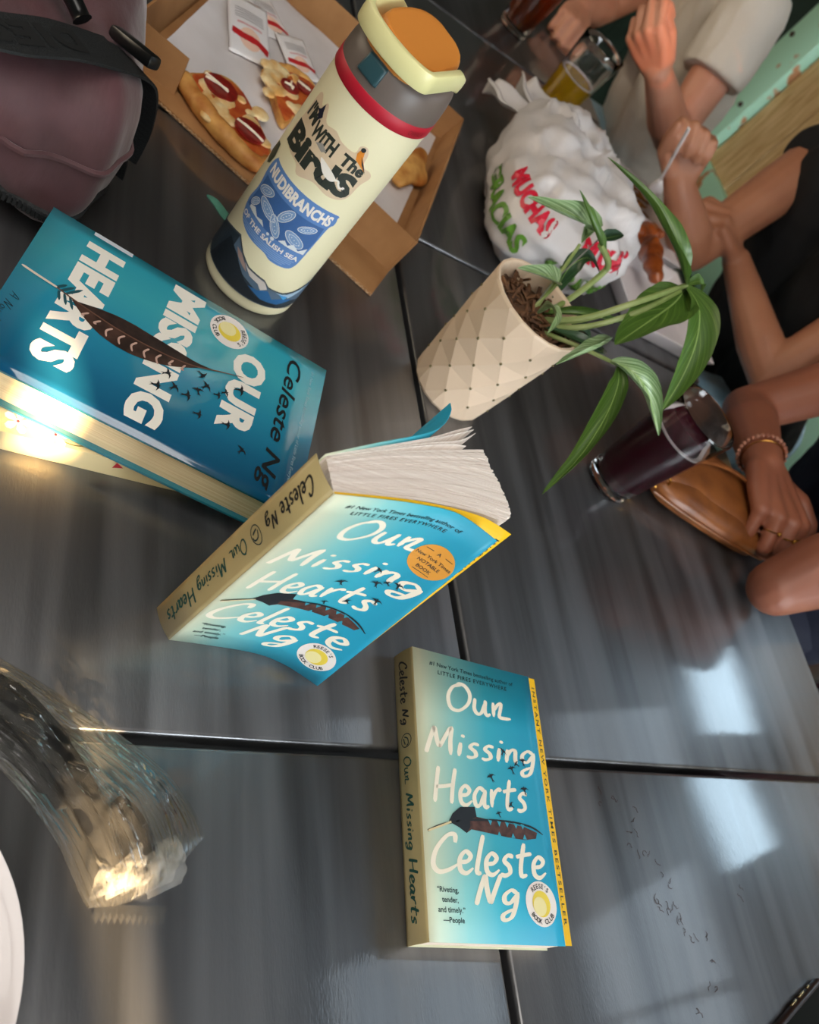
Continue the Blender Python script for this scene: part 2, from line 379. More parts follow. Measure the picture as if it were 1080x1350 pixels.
# ------------------------------------------------------------------ steel tables
def steel():
    m = mat('brushed steel', '#6c6e72', .3, .82); nt = m.node_tree; b = nt.nodes['Principled BSDF']
    tc = nt.nodes.new('ShaderNodeTexCoord')
    def nz(sc_, scl, det, dist=0.):
        mp = nt.nodes.new('ShaderNodeMapping'); mp.inputs['Scale'].default_value = sc_; nt.links.new(tc.outputs['Object'], mp.inputs[0])
        n = nt.nodes.new('ShaderNodeTexNoise'); n.inputs['Scale'].default_value = scl; n.inputs['Detail'].default_value = det; n.inputs['Distortion'].default_value = dist
        nt.links.new(mp.outputs[0], n.inputs[0]); return n
    band = nz((24, 1.3, 1), 1.6, 3, .3); fine = nz((260, 60, 1), 3, 2); cloud = nz((1, 1, 1), 5, 4)
    r = nt.nodes.new('ShaderNodeValToRGB'); r.color_ramp.elements[0].position = .3; r.color_ramp.elements[1].position = .72
    r.color_ramp.elements[0].color = (.115, .115, .12, 1); r.color_ramp.elements[1].color = (.21, .212, .22, 1)
    nt.links.new(band.outputs[0], r.inputs[0]); nt.links.new(r.outputs[0], b.inputs['Base Color'])
    mr = nt.nodes.new('ShaderNodeMapRange'); mr.inputs[1].default_value = .3; mr.inputs[2].default_value = .75; mr.inputs[3].default_value = .34; mr.inputs[4].default_value = .5
    nt.links.new(band.outputs[0], mr.inputs[0]); nt.links.new(mr.outputs[0], b.inputs['Roughness'])
    ad = nt.nodes.new('ShaderNodeMath'); ad.operation = 'ADD'; nt.links.new(fine.outputs[0], ad.inputs[0]); nt.links.new(cloud.outputs[0], ad.inputs[1])
    bn = nt.nodes.new('ShaderNodeBump'); bn.inputs['Strength'].default_value = .12; bn.inputs['Distance'].default_value = .001
    nt.links.new(ad.outputs[0], bn.inputs['Height']); nt.links.new(bn.outputs[0], b.inputs['Normal'])
    cb = nt.nodes.new('ShaderNodeBump'); cb.inputs['Strength'].default_value = .05; cb.inputs['Distance'].default_value = .001
    nt.links.new(fine.outputs[0], cb.inputs['Height']); nt.links.new(cb.outputs[0], b.inputs['Coat Normal'])
    b.inputs['Anisotropic'].default_value = .5
    b.inputs['Coat Weight'].default_value = .75; b.inputs['Coat Roughness'].default_value = .05; b.inputs['Coat IOR'].default_value = 1.5
    return m
m_steel = steel(); m_iron = mat('black iron', '#151515', .45, .6)
def table(x0, x1, y0, y1, label):
    cx, cy = (x0+x1)/2, (y0+y1)/2; t = thing('steel_table', label, 'table', (cx, cy, ZF), 0, 'square steel tables pushed together')
    hx, hy = (x1-x0)/2, (y1-y0)/2; Z = -ZF
    tp = G().box(-hx, hx, -hy, hy, Z-.028, Z).make('table_top', m_steel, t, bevel=.0035, seg=3)
    G().box(-hx+.06, hx-.06, -hy+.06, hy-.06, Z-.05, Z-.028).make('under_frame', m_iron, t, bevel=.003)
    G().lathe([(.038, .02), (.036, .1), (.036, Z-.08), (.09, Z-.051)], 24).make('pedestal', m_iron, t)
    G().lathe([(.22, 0), (.22, .012), (.1, .022), (.04, .05)], 32).make('foot', m_iron, t)
    return t
table(-.158, .4775, .1595, .788, 'steel table carrying the water bottle, the hardcover and the standing paperback')
table(.4845, 1.110, .1595, .788, 'steel table carrying the potted plant and the dark red drink')
table(-.168, .4675, -.476, .1535, 'steel table carrying the white plate and the wrapped cutlery')
table(.4745, 1.100, -.476, .1535, 'steel table carrying the smartphone, with the flat paperback over its seam')
table(-.158, .4775, .794, 1.4605, 'steel table carrying the pizza box')
table(.4845, 1.112, .794, 1.4605, 'steel table carrying the white takeaway bag and the food tray')
table(.4845, 1.112, 1.4675, 2.10, 'steel table carrying the amber drink, with a resting fist on it')

# bench the diners sit on
m_maroon = mat('maroon bench vinyl', '#3a1828', .35, col2='#241019', nscale=5, bump=.15, bscale=20)
bn = thing('bench', 'dark maroon padded bench the diners sit on by the wall', 'bench', (1.62, 1.0, ZF))
G().box(-.26, .30, -1.3, 1.35, .10, .36).make('base', m_iron, bn, bevel=.006)
for k in range(7): G().box(-.29, .32, -1.3+k*.378, -1.3+(k+1)*.378-.004, .36, .45).make('cushion', m_maroon, bn, bevel=.025, seg=4)
for sx in (-.22, .26):
    for sy in (-1.2, 1.25): G().box(sx-.02, sx+.02, sy-.02, sy+.02, 0, .10).make('leg', m_iron, bn, smooth=False)

# ================================================================== BOOKS
m_page = mat('page paper', '#f0e2d2', .8, col2='#dfcbb8', nscale=12, nmap=(1, 1, 60))
m_pagev = mat('page edges upright', '#f1e8e0', .85, col2='#d8c9bf', nscale=5, nmap=(2, 130, .3), namt=(.35, .75))
m_teal = ramp_uv('teal cover', [(0, '#cdd1b6'), (.09, '#b6cdb9'), (.27, '#7cc0c0'), (.52, '#33a8be'), (.8, '#1c9bbb'), (1, '#1795b6')], 0, .5, .0, -.05)
m_spine = mat('olive spine', '#b7a472', .45, col2='#a89a6c', nscale=14, **{'Coat Weight': .2, 'Coat Roughness': .15})
m_yel = mat('yellow cover leaf', '#f2bf06', .45)
m_white = mat('white ink', '#f4efe4', .5); m_cream_ink = mat('cream ink', '#f3ead6', .5)
m_black = mat('black ink', '#14181a', .5); m_dkteal = mat('dark teal ink', '#0b2f33', .5); m_dgink = mat('dark green ink', '#0f4840', .5)
m_brownf = mat('brown feather', '#3a211c', .5, col2='#5d3a30', nscale=160); m_darkf = mat('dark feather', '#151a20', .5)
m_badge = mat('white badge', '#f0e8e2', .45); m_sun1 = mat('badge yellow', '#ecd34a', .45); m_sun2 = mat('badge pale', '#f2e6a6', .45); m_orb = mat('orange badge', '#e09a3a', .45)
mm = .001
def S(pieces): return move(pieces, 0, 0, mm)
def badge(F, parent, cx, cy, r, ml, rot=0., flip=False):
    """round book-club seal"""
    pts = lambda P: move(S(P), cx*mm, cy*mm, 1, 1, rot)
    st = decal('seal', pts([disc(0, 0, r, 40)]), F, m_badge, parent, .0003, ml)
    decal('seal_sun', pts([disc(0, 0, r*.58, 32)]), F, m_sun1, st, .00045, ml)
    decal('seal_disc', pts([disc(-r*.12, -r*.12, r*.42, 28)]), F, m_sun2, st, .0006, ml)
    decal('seal_lettering', pts(arc_text("REESE'S", 0, 0, r*.78, 128, 52, r*.30)+arc_text('BOOK CLUB', 0, 0, r*.78, 218, 322, r*.30, True)), F, m_black, st, .0006, ml)
def paper_graphics(F, parent, orange=False, ml=None):
    """front-cover print of the paperback; F maps (u from spine, v from foot) in metres to the cover; H = 209 mm"""
    def d(n, P, m, off=.0002): return decal(n, S(P), F, m, parent, off, ml)
    d('lettering', fit(text('#1 New York Times bestselling author of', .014, .12), 16, 106, 196, 200.5, R(-.6)), m_dkteal)
    d('lettering', fit(text('LITTLE FIRES EVERYWHERE', .022, .1, 1.25), 24, 98, 190.5, 194), m_dkteal)
    d('title', fit(brush('OuR', .15, .12), 31, 99, 162, 188, R(1.)), m_cream_ink)
    d('title', fit(brush('Missing', .14, .1), 6, 122, 116, 149, R(2.)), m_cream_ink)
    d('title', fit(brush('Hearts', .14, .1), 11, 107, 89, 117, R(1.5)), m_cream_ink)
    d('title', fit(brush('Celeste', .14, .12), 5, 117, 42, 71, R(1.)), m_cream_ink)
    d('title', fit(brush('Ng', .15, .14), 42, 86, 14, 46), m_cream_ink)
    vane = [(24, 78), (28, 84), (36, 89.5), (50, 91), (51, 84), (66, 83), (84, 82.5), (100, 81), (112, 78), (110, 73.5), (98, 71.5), (80, 72), (60, 73.5), (45, 74.5), (40, 71.5), (33, 75)]
    fe = d('feather', [poly(vane)], m_brownf, .00035)
    decal('feather_vane', S([poly([(24, 78), (28, 84), (36, 89.5), (50, 91), (51, 84), (44, 81), (44, 76), (40, 71.5), (33, 75)]), stroke([(4, 70), (20, 76), (44, 81), (80, 83.5), (105, 82), (118, 77)], 1.6, 6, (1, .4))]), F, m_darkf, fe, .0005, ml)
    decal('feather_nicks', S([poly([(x, 83), (x+2, 79), (x+4, 82.6)]) for x in (62, 71, 79, 88, 95)]+[poly([(x, 72), (x+2, 75.5), (x+4, 72)]) for x in (70, 84, 96)]), F, mat('cover teal ink', '#2a9db5', .4), fe, .0006, ml)
    decal('feather_quill', S([stroke([(4, 70), (14, 73.5), (26, 78)], 1.4, 5, (.5, 1))]), F, mat('quill ink', '#d9c79a', .5), fe, .00065, ml)
    for x, y, s, a in ((70, 115, 4.5, .5), (85, 137, 4, -.5), (93, 124, 4.5, .4), (106, 132, 4.2, .2), (99, 129, 3.4, 1.), (104, 109, 4.5, .2), (88, 96, 3.5, .9), (74, 88, 3.2, .4)):
        decal('bird', move(S(move([BIRD], 0, 0, s)), x*mm, y*mm, 1, 1, a), F, m_darkf, parent, .0006, ml)
    for k, (s, x) in enumerate((('\u201cRiveting,', 9), ('tender,', 13), ('and timely.\u201d', 9), ('\u2014People', 13))):
        b = bounds(text(s)); sz = 5.0; d('lettering', move(text(s, .016, .0), x, 31-k*6.3, sz), m_dkteal)
    badge(F, parent, 107, 27.5, 15.5, ml)
    if orange:
        o = d('round_badge', [disc(108, 165, 16, 40)], m_orb, .0003)
        for s, y, h in (('A', 172.5, 3), ('New York Times', 166.5, 3), ('NOTABLE', 161, 3), ('BOOK', 155.5, 3)):
            t = text(s, .01); b = bounds(t); k = h/.72; decal('lettering', S(move(t, 108-(b[0]+b[1])/2*k, y, k)), F, m_dkteal, o, .0005, ml)
        for x0, x1, y in ((97, 103, 174), (113, 119, 174), (101, 115, 153)): decal('rule', S([poly([(x0, y), (x1, y), (x1, y+.5), (x0, y+.5)])]), F, m_dkteal, o, .0005, ml)
def spine_graphics(F, parent, ml=None):
    """F maps (along the spine from head to foot, across from back to front) in metres; 209 x 24 mm"""
    def d(n, P, m): return decal(n, S(P), F, m, parent, .0002, ml)
    d('lettering', fit(brush('Celeste', .16, .1), 8, 43, 7, 18), m_black); d('lettering', fit(brush('Ng', .16, .1), 47, 60, 5, 17), m_black)
    d('lettering', fit(brush('OuR', .15, .1), 84, 104, 7.5, 17), m_dgink); d('lettering', fit(brush('Missing', .16, .1), 110, 150, 4.5, 17.5), m_dgink); d('lettering', fit(brush('Hearts', .16, .1), 155, 197, 7.5, 18), m_dgink)
    ring = [(72+5*cos(a), 12+6*sin(a)) for a in [i*2*pi/24 for i in range(25)]]
    d('emblem', [stroke(ring, .7, 2, (1, 1)), stroke([(69, 10), (71, 14), (75, 14.5), (76, 12)], 1., 4), stroke([(70, 9), (73, 10), (75, 11)], 1.2, 4)], m_dkteal)

# ---- paperback lying flat
H, W, T = .209, .134, .0245
bk = thing('paperback_book', 'teal paperback lying flat on the bare table over a seam', 'book', (.3823, .0266, .0002), -.0965)
G().box(.002, W-.003, .0015, H-.0015, .0006, T-.0008).make('page_block', m_page, bk, smooth=False)
G().box(.0, W-.002, 0, H, 0, .0006).make('back_cover', m_teal, bk, smooth=False)
G().box(.002, W, .0005, H-.0005, T-.0008, T-.0003).make('yellow_leaf', m_yel, bk, smooth=False)
yl = bpy.data.objects['yellow_leaf']
decal('lettering', S(move(fit(text('INSTANT NEW YORK TIMES BESTSELLER', .012, 0, 1.35), 0, 186, 0, 3.1), 129, 200, 1, 1, -pi/2)), lambda x, y: Vector((x, y, T-.0003)), m_dkteal, yl, .0002)
sheet('front_cover', lambda u, v: Vector((u, v, T+.0004*(u/.127)**4)), 12, 4, m_teal, bk, (0, .1265), (0, H), .0004)
fc = bpy.data.objects['front_cover']
paper_graphics(lambda x, y: Vector((x, y, T+.0004*(max(0, x)/.127)**4)), fc, False, .02)
sp = sheet('spine', lambda u, v: Vector((-.0012*sin(pi*min(1, max(0, v/T))), H-u, v)), 2, 8, m_spine, bk, (0, H), (0, T), .0008)
spine_graphics(lambda x, y: Vector((-.0012*sin(pi*min(1, max(0, y/T))), H-x, y)), sp, .01)

# ---- paperback standing on its foot, fanned open
sb = thing('paperback_book', 'worn teal paperback standing upright with its pages fanned open', 'book', (.212, .224, .0002))
o2 = Vector((.212, .224, 0)); HB = .2045
botc = plin([(.212, .224, 0), (.236, .224, 0), (.276, .2225, 0), (.299, .217, 0), (.316, .209, 0), (.327, .203, 0)])
topc = plin([(.212, .2235, 0), (.239, .228, 0), (.268, .232, 0), (.299, .2332, 0), (.326, .2215, 0)])
def FC(u, v):
    s = u/.1265; t = v/.209; p = botc(s).lerp(topc(s), max(-.02, min(1.02, t)))-o2; return Vector((p.x, p.y, t*HB))
cv = sheet('front_cover', FC, 28, 10, m_teal, sb, (0, .1265), (0, .209), .0005)
paper_graphics(FC, cv, True, .008)
# curled-back head corner shows as a crease
botc2 = plin([(.213, .2255, 0), (.25, .2265, 0), (.285, .227, 0), (.315, .222, 0), (.339, .213, 0)]); topc2 = plin([(.213, .2255, 0), (.268, .2345, 0), (.316, .2365, 0), (.340, .2295, 0)])
def FY(u, v):
    s = u/.134; t = v/.209; p = botc2(s).lerp(topc2(s), max(-.02, min(1.02, t)))-o2; return Vector((p.x, p.y, .0005+t*(HB-.001)))
yl = sheet('yellow_leaf', FY, 24, 6, m_yel, sb, (0, .134), (0, .209), .0003)
decal('lettering', S(move(fit(text('INSTANT NEW YORK TIMES BESTSELLER', .012, 0, 1.35), 0, 186, 0, 3.1), 129.3, 200, 1, 1, -pi/2)), FY, m_dkteal, yl, .0003, .006)
# the pages: thin gatherings fanned from the spine to the ragged fore-edge
up_ = [(.211, .2465), (.247, .2625), (.282, .2745), (.333, .2915)]; lo_ = [(.2135, .2265), (.27, .2365), (.311, .241), (.338, .2375)]
fore = plin([(.3385, .2385, 0), (.345, .2455, 0), (.345, .252, 0), (.3425, .263, 0), (.337, .276, 0), (.333, .291, 0)])
g = G(); NP = 46
lof, upf = plin([(x, y, 0) for x, y in lo_]), plin([(x, y, 0) for x, y in up_])
rnd = random.Random(3)
for k in range(NP):
    a0, a1 = k/NP, (k+.86)/NP; e = fore((k+.5)/NP); j = rnd.uniform(-.0009, .0009)
    P = []
    for a, rev in ((a0, False), (a1, True)):
        side = []
        for q in range(9):
            s = q/8; p = lof(s).lerp(upf(s), a)
            if q > 4: f = fore(a)+Vector((j, 0, 0)); p = p.lerp(f, ((q-4)/4)**1.5)
            p = p-o2; side.append((p.x, p.y))
        P += side[::-1] if rev else side
    g.prism(P, .0008, .2025+rnd.uniform(-.0004, .0003))
pb = g.make('page_block', m_pagev, sb, smooth=False)
for k, ctrl in enumerate(([(.211, .2475), (.282, .279), (.312, .2905), (.329, .302)], [(.211, .248), (.283, .2815), (.311, .2955), (.328, .3045)], [(.211, .2485), (.284, .283), (.311, .298), (.327, .3065)], [(.211, .2475), (.282, .2775), (.310, .287), (.318, .2885)])):
    f = plin([(x, y, 0) for x, y in ctrl])
    sheet('loose_page', lambda u, v: f(u)-o2+Vector((0, 0, .001+v*.2015)), 14, 2, m_pagev, sb, thick=.0004)
f = plin([(.2095, .2475, 0), (.246, .2665, 0), (.282, .2845, 0), (.299, .2965, 0), (.3085, .3105, 0), (.3095, .318, 0)])
sheet('back_cover', lambda u, v: f(u)-o2+Vector((0, 0, v*HB)), 24, 2, [m_teal], sb, thick=.0005)
SPW = Vector((-.0078, .0193, 0)); TS = .0245
def FS(x, y): q = y/TS; p = SPW*(1-q)*1.15; n = Vector((-.93, -.37, 0)); return Vector((0, 0, HB*(1-x/.209)))+p+n*.0015*sin(pi*min(1, max(0, q)))
ss = sheet('spine', FS, 4, 8, m_spine, sb, (0, .209), (0, TS), .0008); spine_graphics(FS, ss, .008)

# ---- hardcover in a clear jacket, on top of the cream book
HW, HH, HT = .160, .237, .034
hb = thing('hardcover_book', 'glossy blue hardcover with a brown feather, on top of the cream book', 'book', (.096, .524, .0207), R(-105.03))
m_blue = ramp_uv('blue jacket', [(0, '#2f9fb4'), (.25, '#3fa9b8'), (.55, '#2b8fae'), (.8, '#1c6a8d'), (1, '#124f73')], 0, .12, 1., -.0)
m_blueb = mat('blue jacket edge', '#1d6f80', .15, **{'Coat Weight': 1.})
m_hpage = mat('deckled pages', '#efd9ae', .8, col2='#dcc090', nscale=8, nmap=(1, 1, 120))
G().box(.004, HW-.004, .003, HH-.003, .003, HT-.003).make('page_block', m_hpage, hb, smooth=False)
G().box(0, HW, 0, HH, 0, .0028).make('back_cover', m_blueb, hb, bevel=.0008)
fb = G().box(0, HW, 0, HH, HT-.0028, HT).make('front_cover', m_blueb, hb, bevel=.0008)
def FH(x, y): return Vector((x, y, HT+.0003+.0006*sin(pi*min(1, max(0, x/HW)))))
jk = sheet('jacket', FH, 14, 6, m_blue, hb, (0.0005, HW+.0005), (.0003, HH-.0003), .0004)
nose = G(); nose.add([(a, b, c) for b in (0, HH) for a, c in [(-.003*sin(pi*k/8), HT*k/8) for k in range(9)]], [(k, k+1, k+10, k+9) for k in range(8)]); nose.make('spine', m_blue, hb)
def hd(n, P, m, off=.0002, par=jk): return decal(n, S(P), FH, m, par, off, .03)
hd('title', fit(text('OUR', .05), 33, 117, 159, 187), m_white); hd('title', fit(text('MISSING', .05), 5, 148, 98, 125), m_white); hd('title', fit(text('HEARTS', .05), 13, 139, 31, 60), m_white)
hd('author', fit(text('Celeste Ng', .012, .25), 12, 151, 198, 215), m_black, .0004)
hd('lettering', fit(text('#1 New York Times bestselling author of Little Fires Everywhere', 0, .2), 12, 142, 223, 226.5), mat('pale blue ink', '#8fc3d2', .4))
hd('lettering', fit(brush('A Novel', .07, .15), 96, 124, 6, 13, R(-6)), m_black)
badge(FH, jk, 21.5, 149, 16.5, .03, 0)
# big barred feather: quill along the cover, barred vanes either side
# feather axis runs from the quill tip near the foot to the head side
ax = [(70.5, 2.7), (73, 25), (77, 47), (80.5, 75), (80, 104), (76, 130), (67, 152), (60, 170)]
qv = plin([(x, y, 0) for x, y in ax])
def side(sgn, ws, s0, s1, n=18):
    out = []
    for k in range(n+1):
        s = s0+(s1-s0)*k/n; p = qv(s); t = (qv(min(1, s+.02))-qv(max(0, s-.02))).normalized(); nn = Vector((t.y, -t.x, 0))*sgn
        kk = k/n*(len(ws)-1); i = min(len(ws)-2, int(kk)); wv = ws[i]+(ws[i+1]-ws[i])*(kk-i); out.append(p+nn*wv)
    return out
left = side(-1, [1, 7.5, 12, 13, 12, 10.5, 8, 4, .5], .24, .86); right = side(1, [1, 8, 13, 15, 15, 13, 10, 5, .5], .22, .78)
fe = hd('feather', [poly([(p.x, p.y) for p in left]+[(qv(s).x, qv(s).y) for s in [.86-.62*k/16 for k in range(17)]])], mat('feather dark bars', '#241a18', .45, col2='#3b2b26', nscale=120), .0004)
hd('feather_vane', [poly([(p.x, p.y) for p in right]+[(qv(s).x, qv(s).y) for s in [.78-.56*k/16 for k in range(17)]])], mat('feather brown', '#4d352c', .45, col2='#2a1d19', nscale=90), .0005, fe)
bars = []
for k in range(9):
    s = .30+.053*k; p = qv(s); t = (qv(s+.02)-qv(s-.02)).normalized(); nn = Vector((t.y, -t.x, 0))
    a, b, c = p+nn*2, p+nn*7-t*3, p+nn*(12 if 1 < k < 7 else 7)-t*1; bars.append(stroke([(a.x, a.y), (b.x, b.y), (c.x, c.y)], 1.5, 4, (.3, .3)))
hd('feather_bars', bars, mat('feather pale bars', '#c9a596', .5), .00065, fe)
hd('feather_quill', [stroke([(x, y) for x, y in ax], 1.1, 6, (.6, .3))], mat('quill brown', '#6b4c3e', .4), .0008, fe)
hd('feather_quill', [stroke([(70.5, 2.7), (72, 14), (73.4, 28)], 2.0, 5, (.3, .7))], mat('quill pale', '#d8cdbd', .4), .0009, fe)
hd('feather_down', [stroke([(74, 27+k*4), (66-k*1.5, 33+k*5)], 2.2, 3, (.7, .2)) for k in range(3)]+[stroke([(75, 30+k*4), (83+k, 33+k*5)], 2, 3, (.7, .2)) for k in range(3)], mat('feather down', '#1d4f58', .5), .00045, fe)
for x, y, s, a in ((105, 134, 5, .4), (88, 145, 5, 1.), (74, 170, 5.5, .3), (79, 139.5, 4.6, -.4), (96, 141, 4.6, 2.), (104, 124, 4.8, 1.), (95, 116, 4.8, .6), (90, 155, 4, .3), (116, 146, 4.6, .2), (112, 168, 4.6, .2), (128, 184, 4.6, 1.1), (84, 160, 4, .6), (110, 112, 5, .3)):
    decal('bird', S(move([BIRD], x, y, s, s, a)), FH, m_darkf, jk, .0007)
hd('spine_label', [poly([(.6, 32), (4.5, 32), (4.5, 62), (.6, 62)])], mat('white label', '#cfd6dd', .4), .0003)

# ---- cream paperback at the bottom of the pile
cb = thing('paperback_book', 'cream paperback with white flowers, lying under the blue hardcover', 'book', (.016, .3435, .0002), 0)
m_cream = mat('cream cover', '#e9d7a8', .4, col2='#e2cc96', nscale=8)
G().box(.001, .213, .001, .107, .0006, .0194).make('page_block', m_page, cb, smooth=False)
G().box(0, .214, 0, .108, 0, .0006).make('back_cover', m_cream, cb, smooth=False)
cc = G().box(0, .214, 0, .108, .0194, .02).make('front_cover', m_cream, cb, smooth=False)
cs = G().box(0, .214, -.0006, .0, .0, .02).make('spine', m_cream, cb, smooth=False)
m_pet = mat('petal ink', '#e9e6ee', .45); m_lf = mat('leaf ink', '#a89a2e', .45); m_stem = mat('stem ink', '#6b6328', .45); m_red = mat('red ink', '#c21f2e', .45)
FT = lambda x, y: Vector((x, y, .02)); FP = lambda x, y: Vector((x, -.0006, y))
def flower(cx, cy, r, a0):
    P = []
    for k in range(5):
        a = a0+k*2*pi/5; c, s = cos(a), sin(a)
        P.append(poly([(cx+c*x*r-s*y*r, cy+s*x*r+c*y*r) for x, y in ((.08, -.06), (.6, -.32), (.95, -.2), (1., .1), (.8, .3), (.5, .28), (.08, .06))]))
    return P
for k, (cx, cy, r, a) in enumerate(((106, 7, 10, .3), (97, 21, 10, .9), (82, 10, 9.5, .1), (121, 16, 7, 1.2))):
    fl = decal('flower', S(flower(cx, cy, r, a)), FT, m_pet, cc, .0002+.00008*k); decal('flower_eye', S([disc(cx, cy, 1, 10)]), FT, m_red, fl, .0006)
decal('leaf_print', S([poly([(x, y), (x+6, y+4), (x+13, y+3), (x+7, y-2)]) for x, y in ((108, 9), (88, 18), (112, 18), (76, 18))]), FT, m_lf, cc, .00012)
decal('stem_print', S([stroke([(80, 12), (95, 22), (110, 12), (130, 14)], .9), stroke([(104, 5), (118, 2.5), (128, 5)], .7)]), FT, m_stem, cc, .00016)
decal('red_mark', S([poly([(148, 10), (155, 12.5), (149, 17)])]), FP, m_red, cs, .0002)

# ================================================================== WATER BOTTLE
bt = thing('water_bottle', 'cream insulated water bottle with stickers, red band and orange flip cap', 'bottle', (.285, .600, .0002))
m_bot = mat('cream powder coat', '#ece3bd', .42, bump=.05, bscale=900); m_red2 = mat('red silicone', '#b3122a', .5); m_lid = mat('taupe plastic', '#6b5f58', .42)
m_orp = mat('orange plastic', '#d98a3c', .38); m_loop = mat('pale yellow plastic', '#e9e2a4', .32); m_btn = mat('slate teal plastic', '#2c4a50', .3)
def BRad(z): return .0458-.0016*min(1, z/.22)
prof = [(.0, .0), (.040, .0), (.0435, .0012), (.0455, .004), (.0458, .008)]+[(BRad(z), z) for z in (.05, .1, .15, .2, .2195)]+[(.043, .2198), (.0, .2198)]
G().lathe(prof, 72).make('body', m_bot, bt)
rb = G().lathe([(.0, .2198), (.0444, .2198), (.0449, .2206), (.0449, .2298), (.0444, .2306), (.0, .2306)], 72).make('band', m_red2, bt)
# lid: a collar whose top rises towards the hinge
AX = Vector((cos(R(-137)), sin(R(-137)), 0)); LT = Vector((-AX.y, AX.x, 0))
g = G(); n = 72; rings = []
for r, z, k in ((.0443, .2306, 0), (.0443, .236, 0), (.0437, .244, .25), (.0425, .2515, .7), (.0405, .2565, 1.), (.037, .2595, 1.), (.030, .2605, 1.), (.0, .2605, 1)):
    ring = []
    for i in range(n):
        a = 2*pi*i/n; d = Vector((cos(a), sin(a), 0)); s = -d.dot(AX)
        ring.append(Vector((d.x*r, d.y*r, z+k*(.0045*s-.001*(abs(d.dot(LT))**2)))))
    rings.append(ring)
g.add([v for rr in rings for v in rr], [(j*n+i, j*n+(i+1) % n, (j+1)*n+(i+1) % n, (j+1)*n+i) for j in range(len(rings)-1) for i in range(n)])
lid = g.make('lid', m_lid, bt)
# flip cap: a long dome lying along the lid axis
g = G(); V = []; nu, nv = 26, 12
for j in range(nv+1):
    for i in range(nu):
        a = 2*pi*i/nu; q = j/nv; rr = cos(q*pi/2)**.55
        s = cos(a); t = sin(a); s = math.copysign(abs(s)**.75, s); t = math.copysign(abs(t)**.75, t)
        S_, T_ = s*.0400*rr, t*.0295*rr
        z = min(.2545+.026*sin(q*pi/2)**.6, .2735-.0040*s*rr-.0030*t*rr)
        V.append(AX*(S_-.001)+LT*T_+Vector((0, 0, z)))
g.add(V, [(j*nu+i, j*nu+(i+1) % nu, (j+1)*nu+(i+1) % nu, (j+1)*nu+i) for j in range(nv) for i in range(nu)]+[tuple(range(nu-1, -1, -1))])
cap_ = g.make('flip_cap', m_orp, bt)
g = G(); V = []
for z, k in ((.2500, .985), (.2525, 1.0), (.2585, 1.0), (.2600, .97)):
    for i in range(40):
        a = 2*pi*i/40; s = math.copysign(abs(cos(a))**.8, cos(a)); t = math.copysign(abs(sin(a))**.8, sin(a)); V.append(AX*(s*.0405*k-.0005)+LT*(t*.0335*k)+Vector((0, 0, z-.002*s)))
g.add(V, [(j*40+i, j*40+(i+1) % 40, (j+1)*40+(i+1) % 40, (j+1)*40+i) for j in range(3) for i in range(40)]+[tuple(range(39, -1, -1)), tuple(range(120, 160))]).make('cap_skirt', m_orp, bt)
# carry loop: a flat band round the front of the cap, hinged at the back
pts = []
for k in range(29):
    a = -pi*.5+pi*k/28; pts.append((cos(a)*.0150+.0290, sin(a)*.0345))
pts = [(-.028, -.0325), (-.020, -.0345), (-.008, -.0352), (.01, -.035)]+[(s, t) for s, t in pts]+[(.01, .035), (-.008, .0352), (-.020, .0345), (-.028, .0325)]
V = []
for i, (s, t) in enumerate(pts):
    a = pts[max(0, i-1)]; b = pts[min(len(pts)-1, i+1)]; tx, ty = b[0]-a[0], b[1]-a[1]; l = math.hypot(tx, ty); nx, ny = ty/l, -tx/l
    zc = .2665-.002*(s/.044); hh = .0078 if s > -.02 else .0062; zc -= .009*max(0, (-s-.012)/.016)
    for dn_, dz in ((.003, -hh), (.0034, 0), (.003, hh), (-.003, hh), (-.0032, 0), (-.003, -hh)): V.append(AX*(s+nx*dn_)+LT*(t+ny*dn_)+Vector((0, 0, zc+dz)))
m6 = len(pts); g = G().add(V, [(i*6+k, i*6+(k+1) % 6, (i+1)*6+(k+1) % 6, (i+1)*6+k) for i in range(m6-1) for k in range(6)]+[(5, 4, 3, 2, 1, 0), tuple((m6-1)*6+k for k in range(6))])
g.make('carry_loop', m_loop, bt, bevel=.0012)
g = G(); c, s_ = R(-137), .0425   # release button under the loop
V = []; 
bw = R(13)
for rr, k in ((.040, 1.), (.0462, 1.), (.0472, .82)):
    for da, zz in ((-bw*k, .2445-.0075*k), (bw*k, .2445-.0075*k), (bw*k, .2445+.0075*k), (-bw*k, .2445+.0075*k)):
        rz = rr-.0035*max(0, (zz-.244)/.0075); V.append((rz*cos(c+da), rz*sin(c+da), zz))
g.add(V, [(0, 1, 5, 4), (1, 2, 6, 5), (2, 3, 7, 6), (3, 0, 4, 7), (4, 5, 9, 8), (5, 6, 10, 9), (6, 7, 11, 10), (7, 4, 8, 11), (8, 9, 10, 11)]).make('button', m_btn, bt, bevel=.001)
def FB(r0=0.):
    def f(x, z): a = x/.045; r = BRad(z)+r0; return Vector((r*cos(a), r*sin(a), z))
    return f
X = lambda deg: R(deg)*45.0   # mm along the girth
decal('lettering', S(move(fit(text('OWALA', .01, .1), 0, 17, 0, 4.4), X(-72), 222.6)), lambda x, z: Vector((.0449*cos(x/.045), .0449*sin(x/.045), z)), mat('red silicone raised', '#8f0f22', .5), rb, .0003, .004)
m_stk = mat('sticker tan', '#dcc3a2', .4); m_ol = mat('sticker olive ink', '#2e322a', .4); m_orange = mat('sticker orange', '#d9821f', .4); m_wb = mat('sticker white', '#efe6da', .4)
x0 = X(-176); F1 = FB()
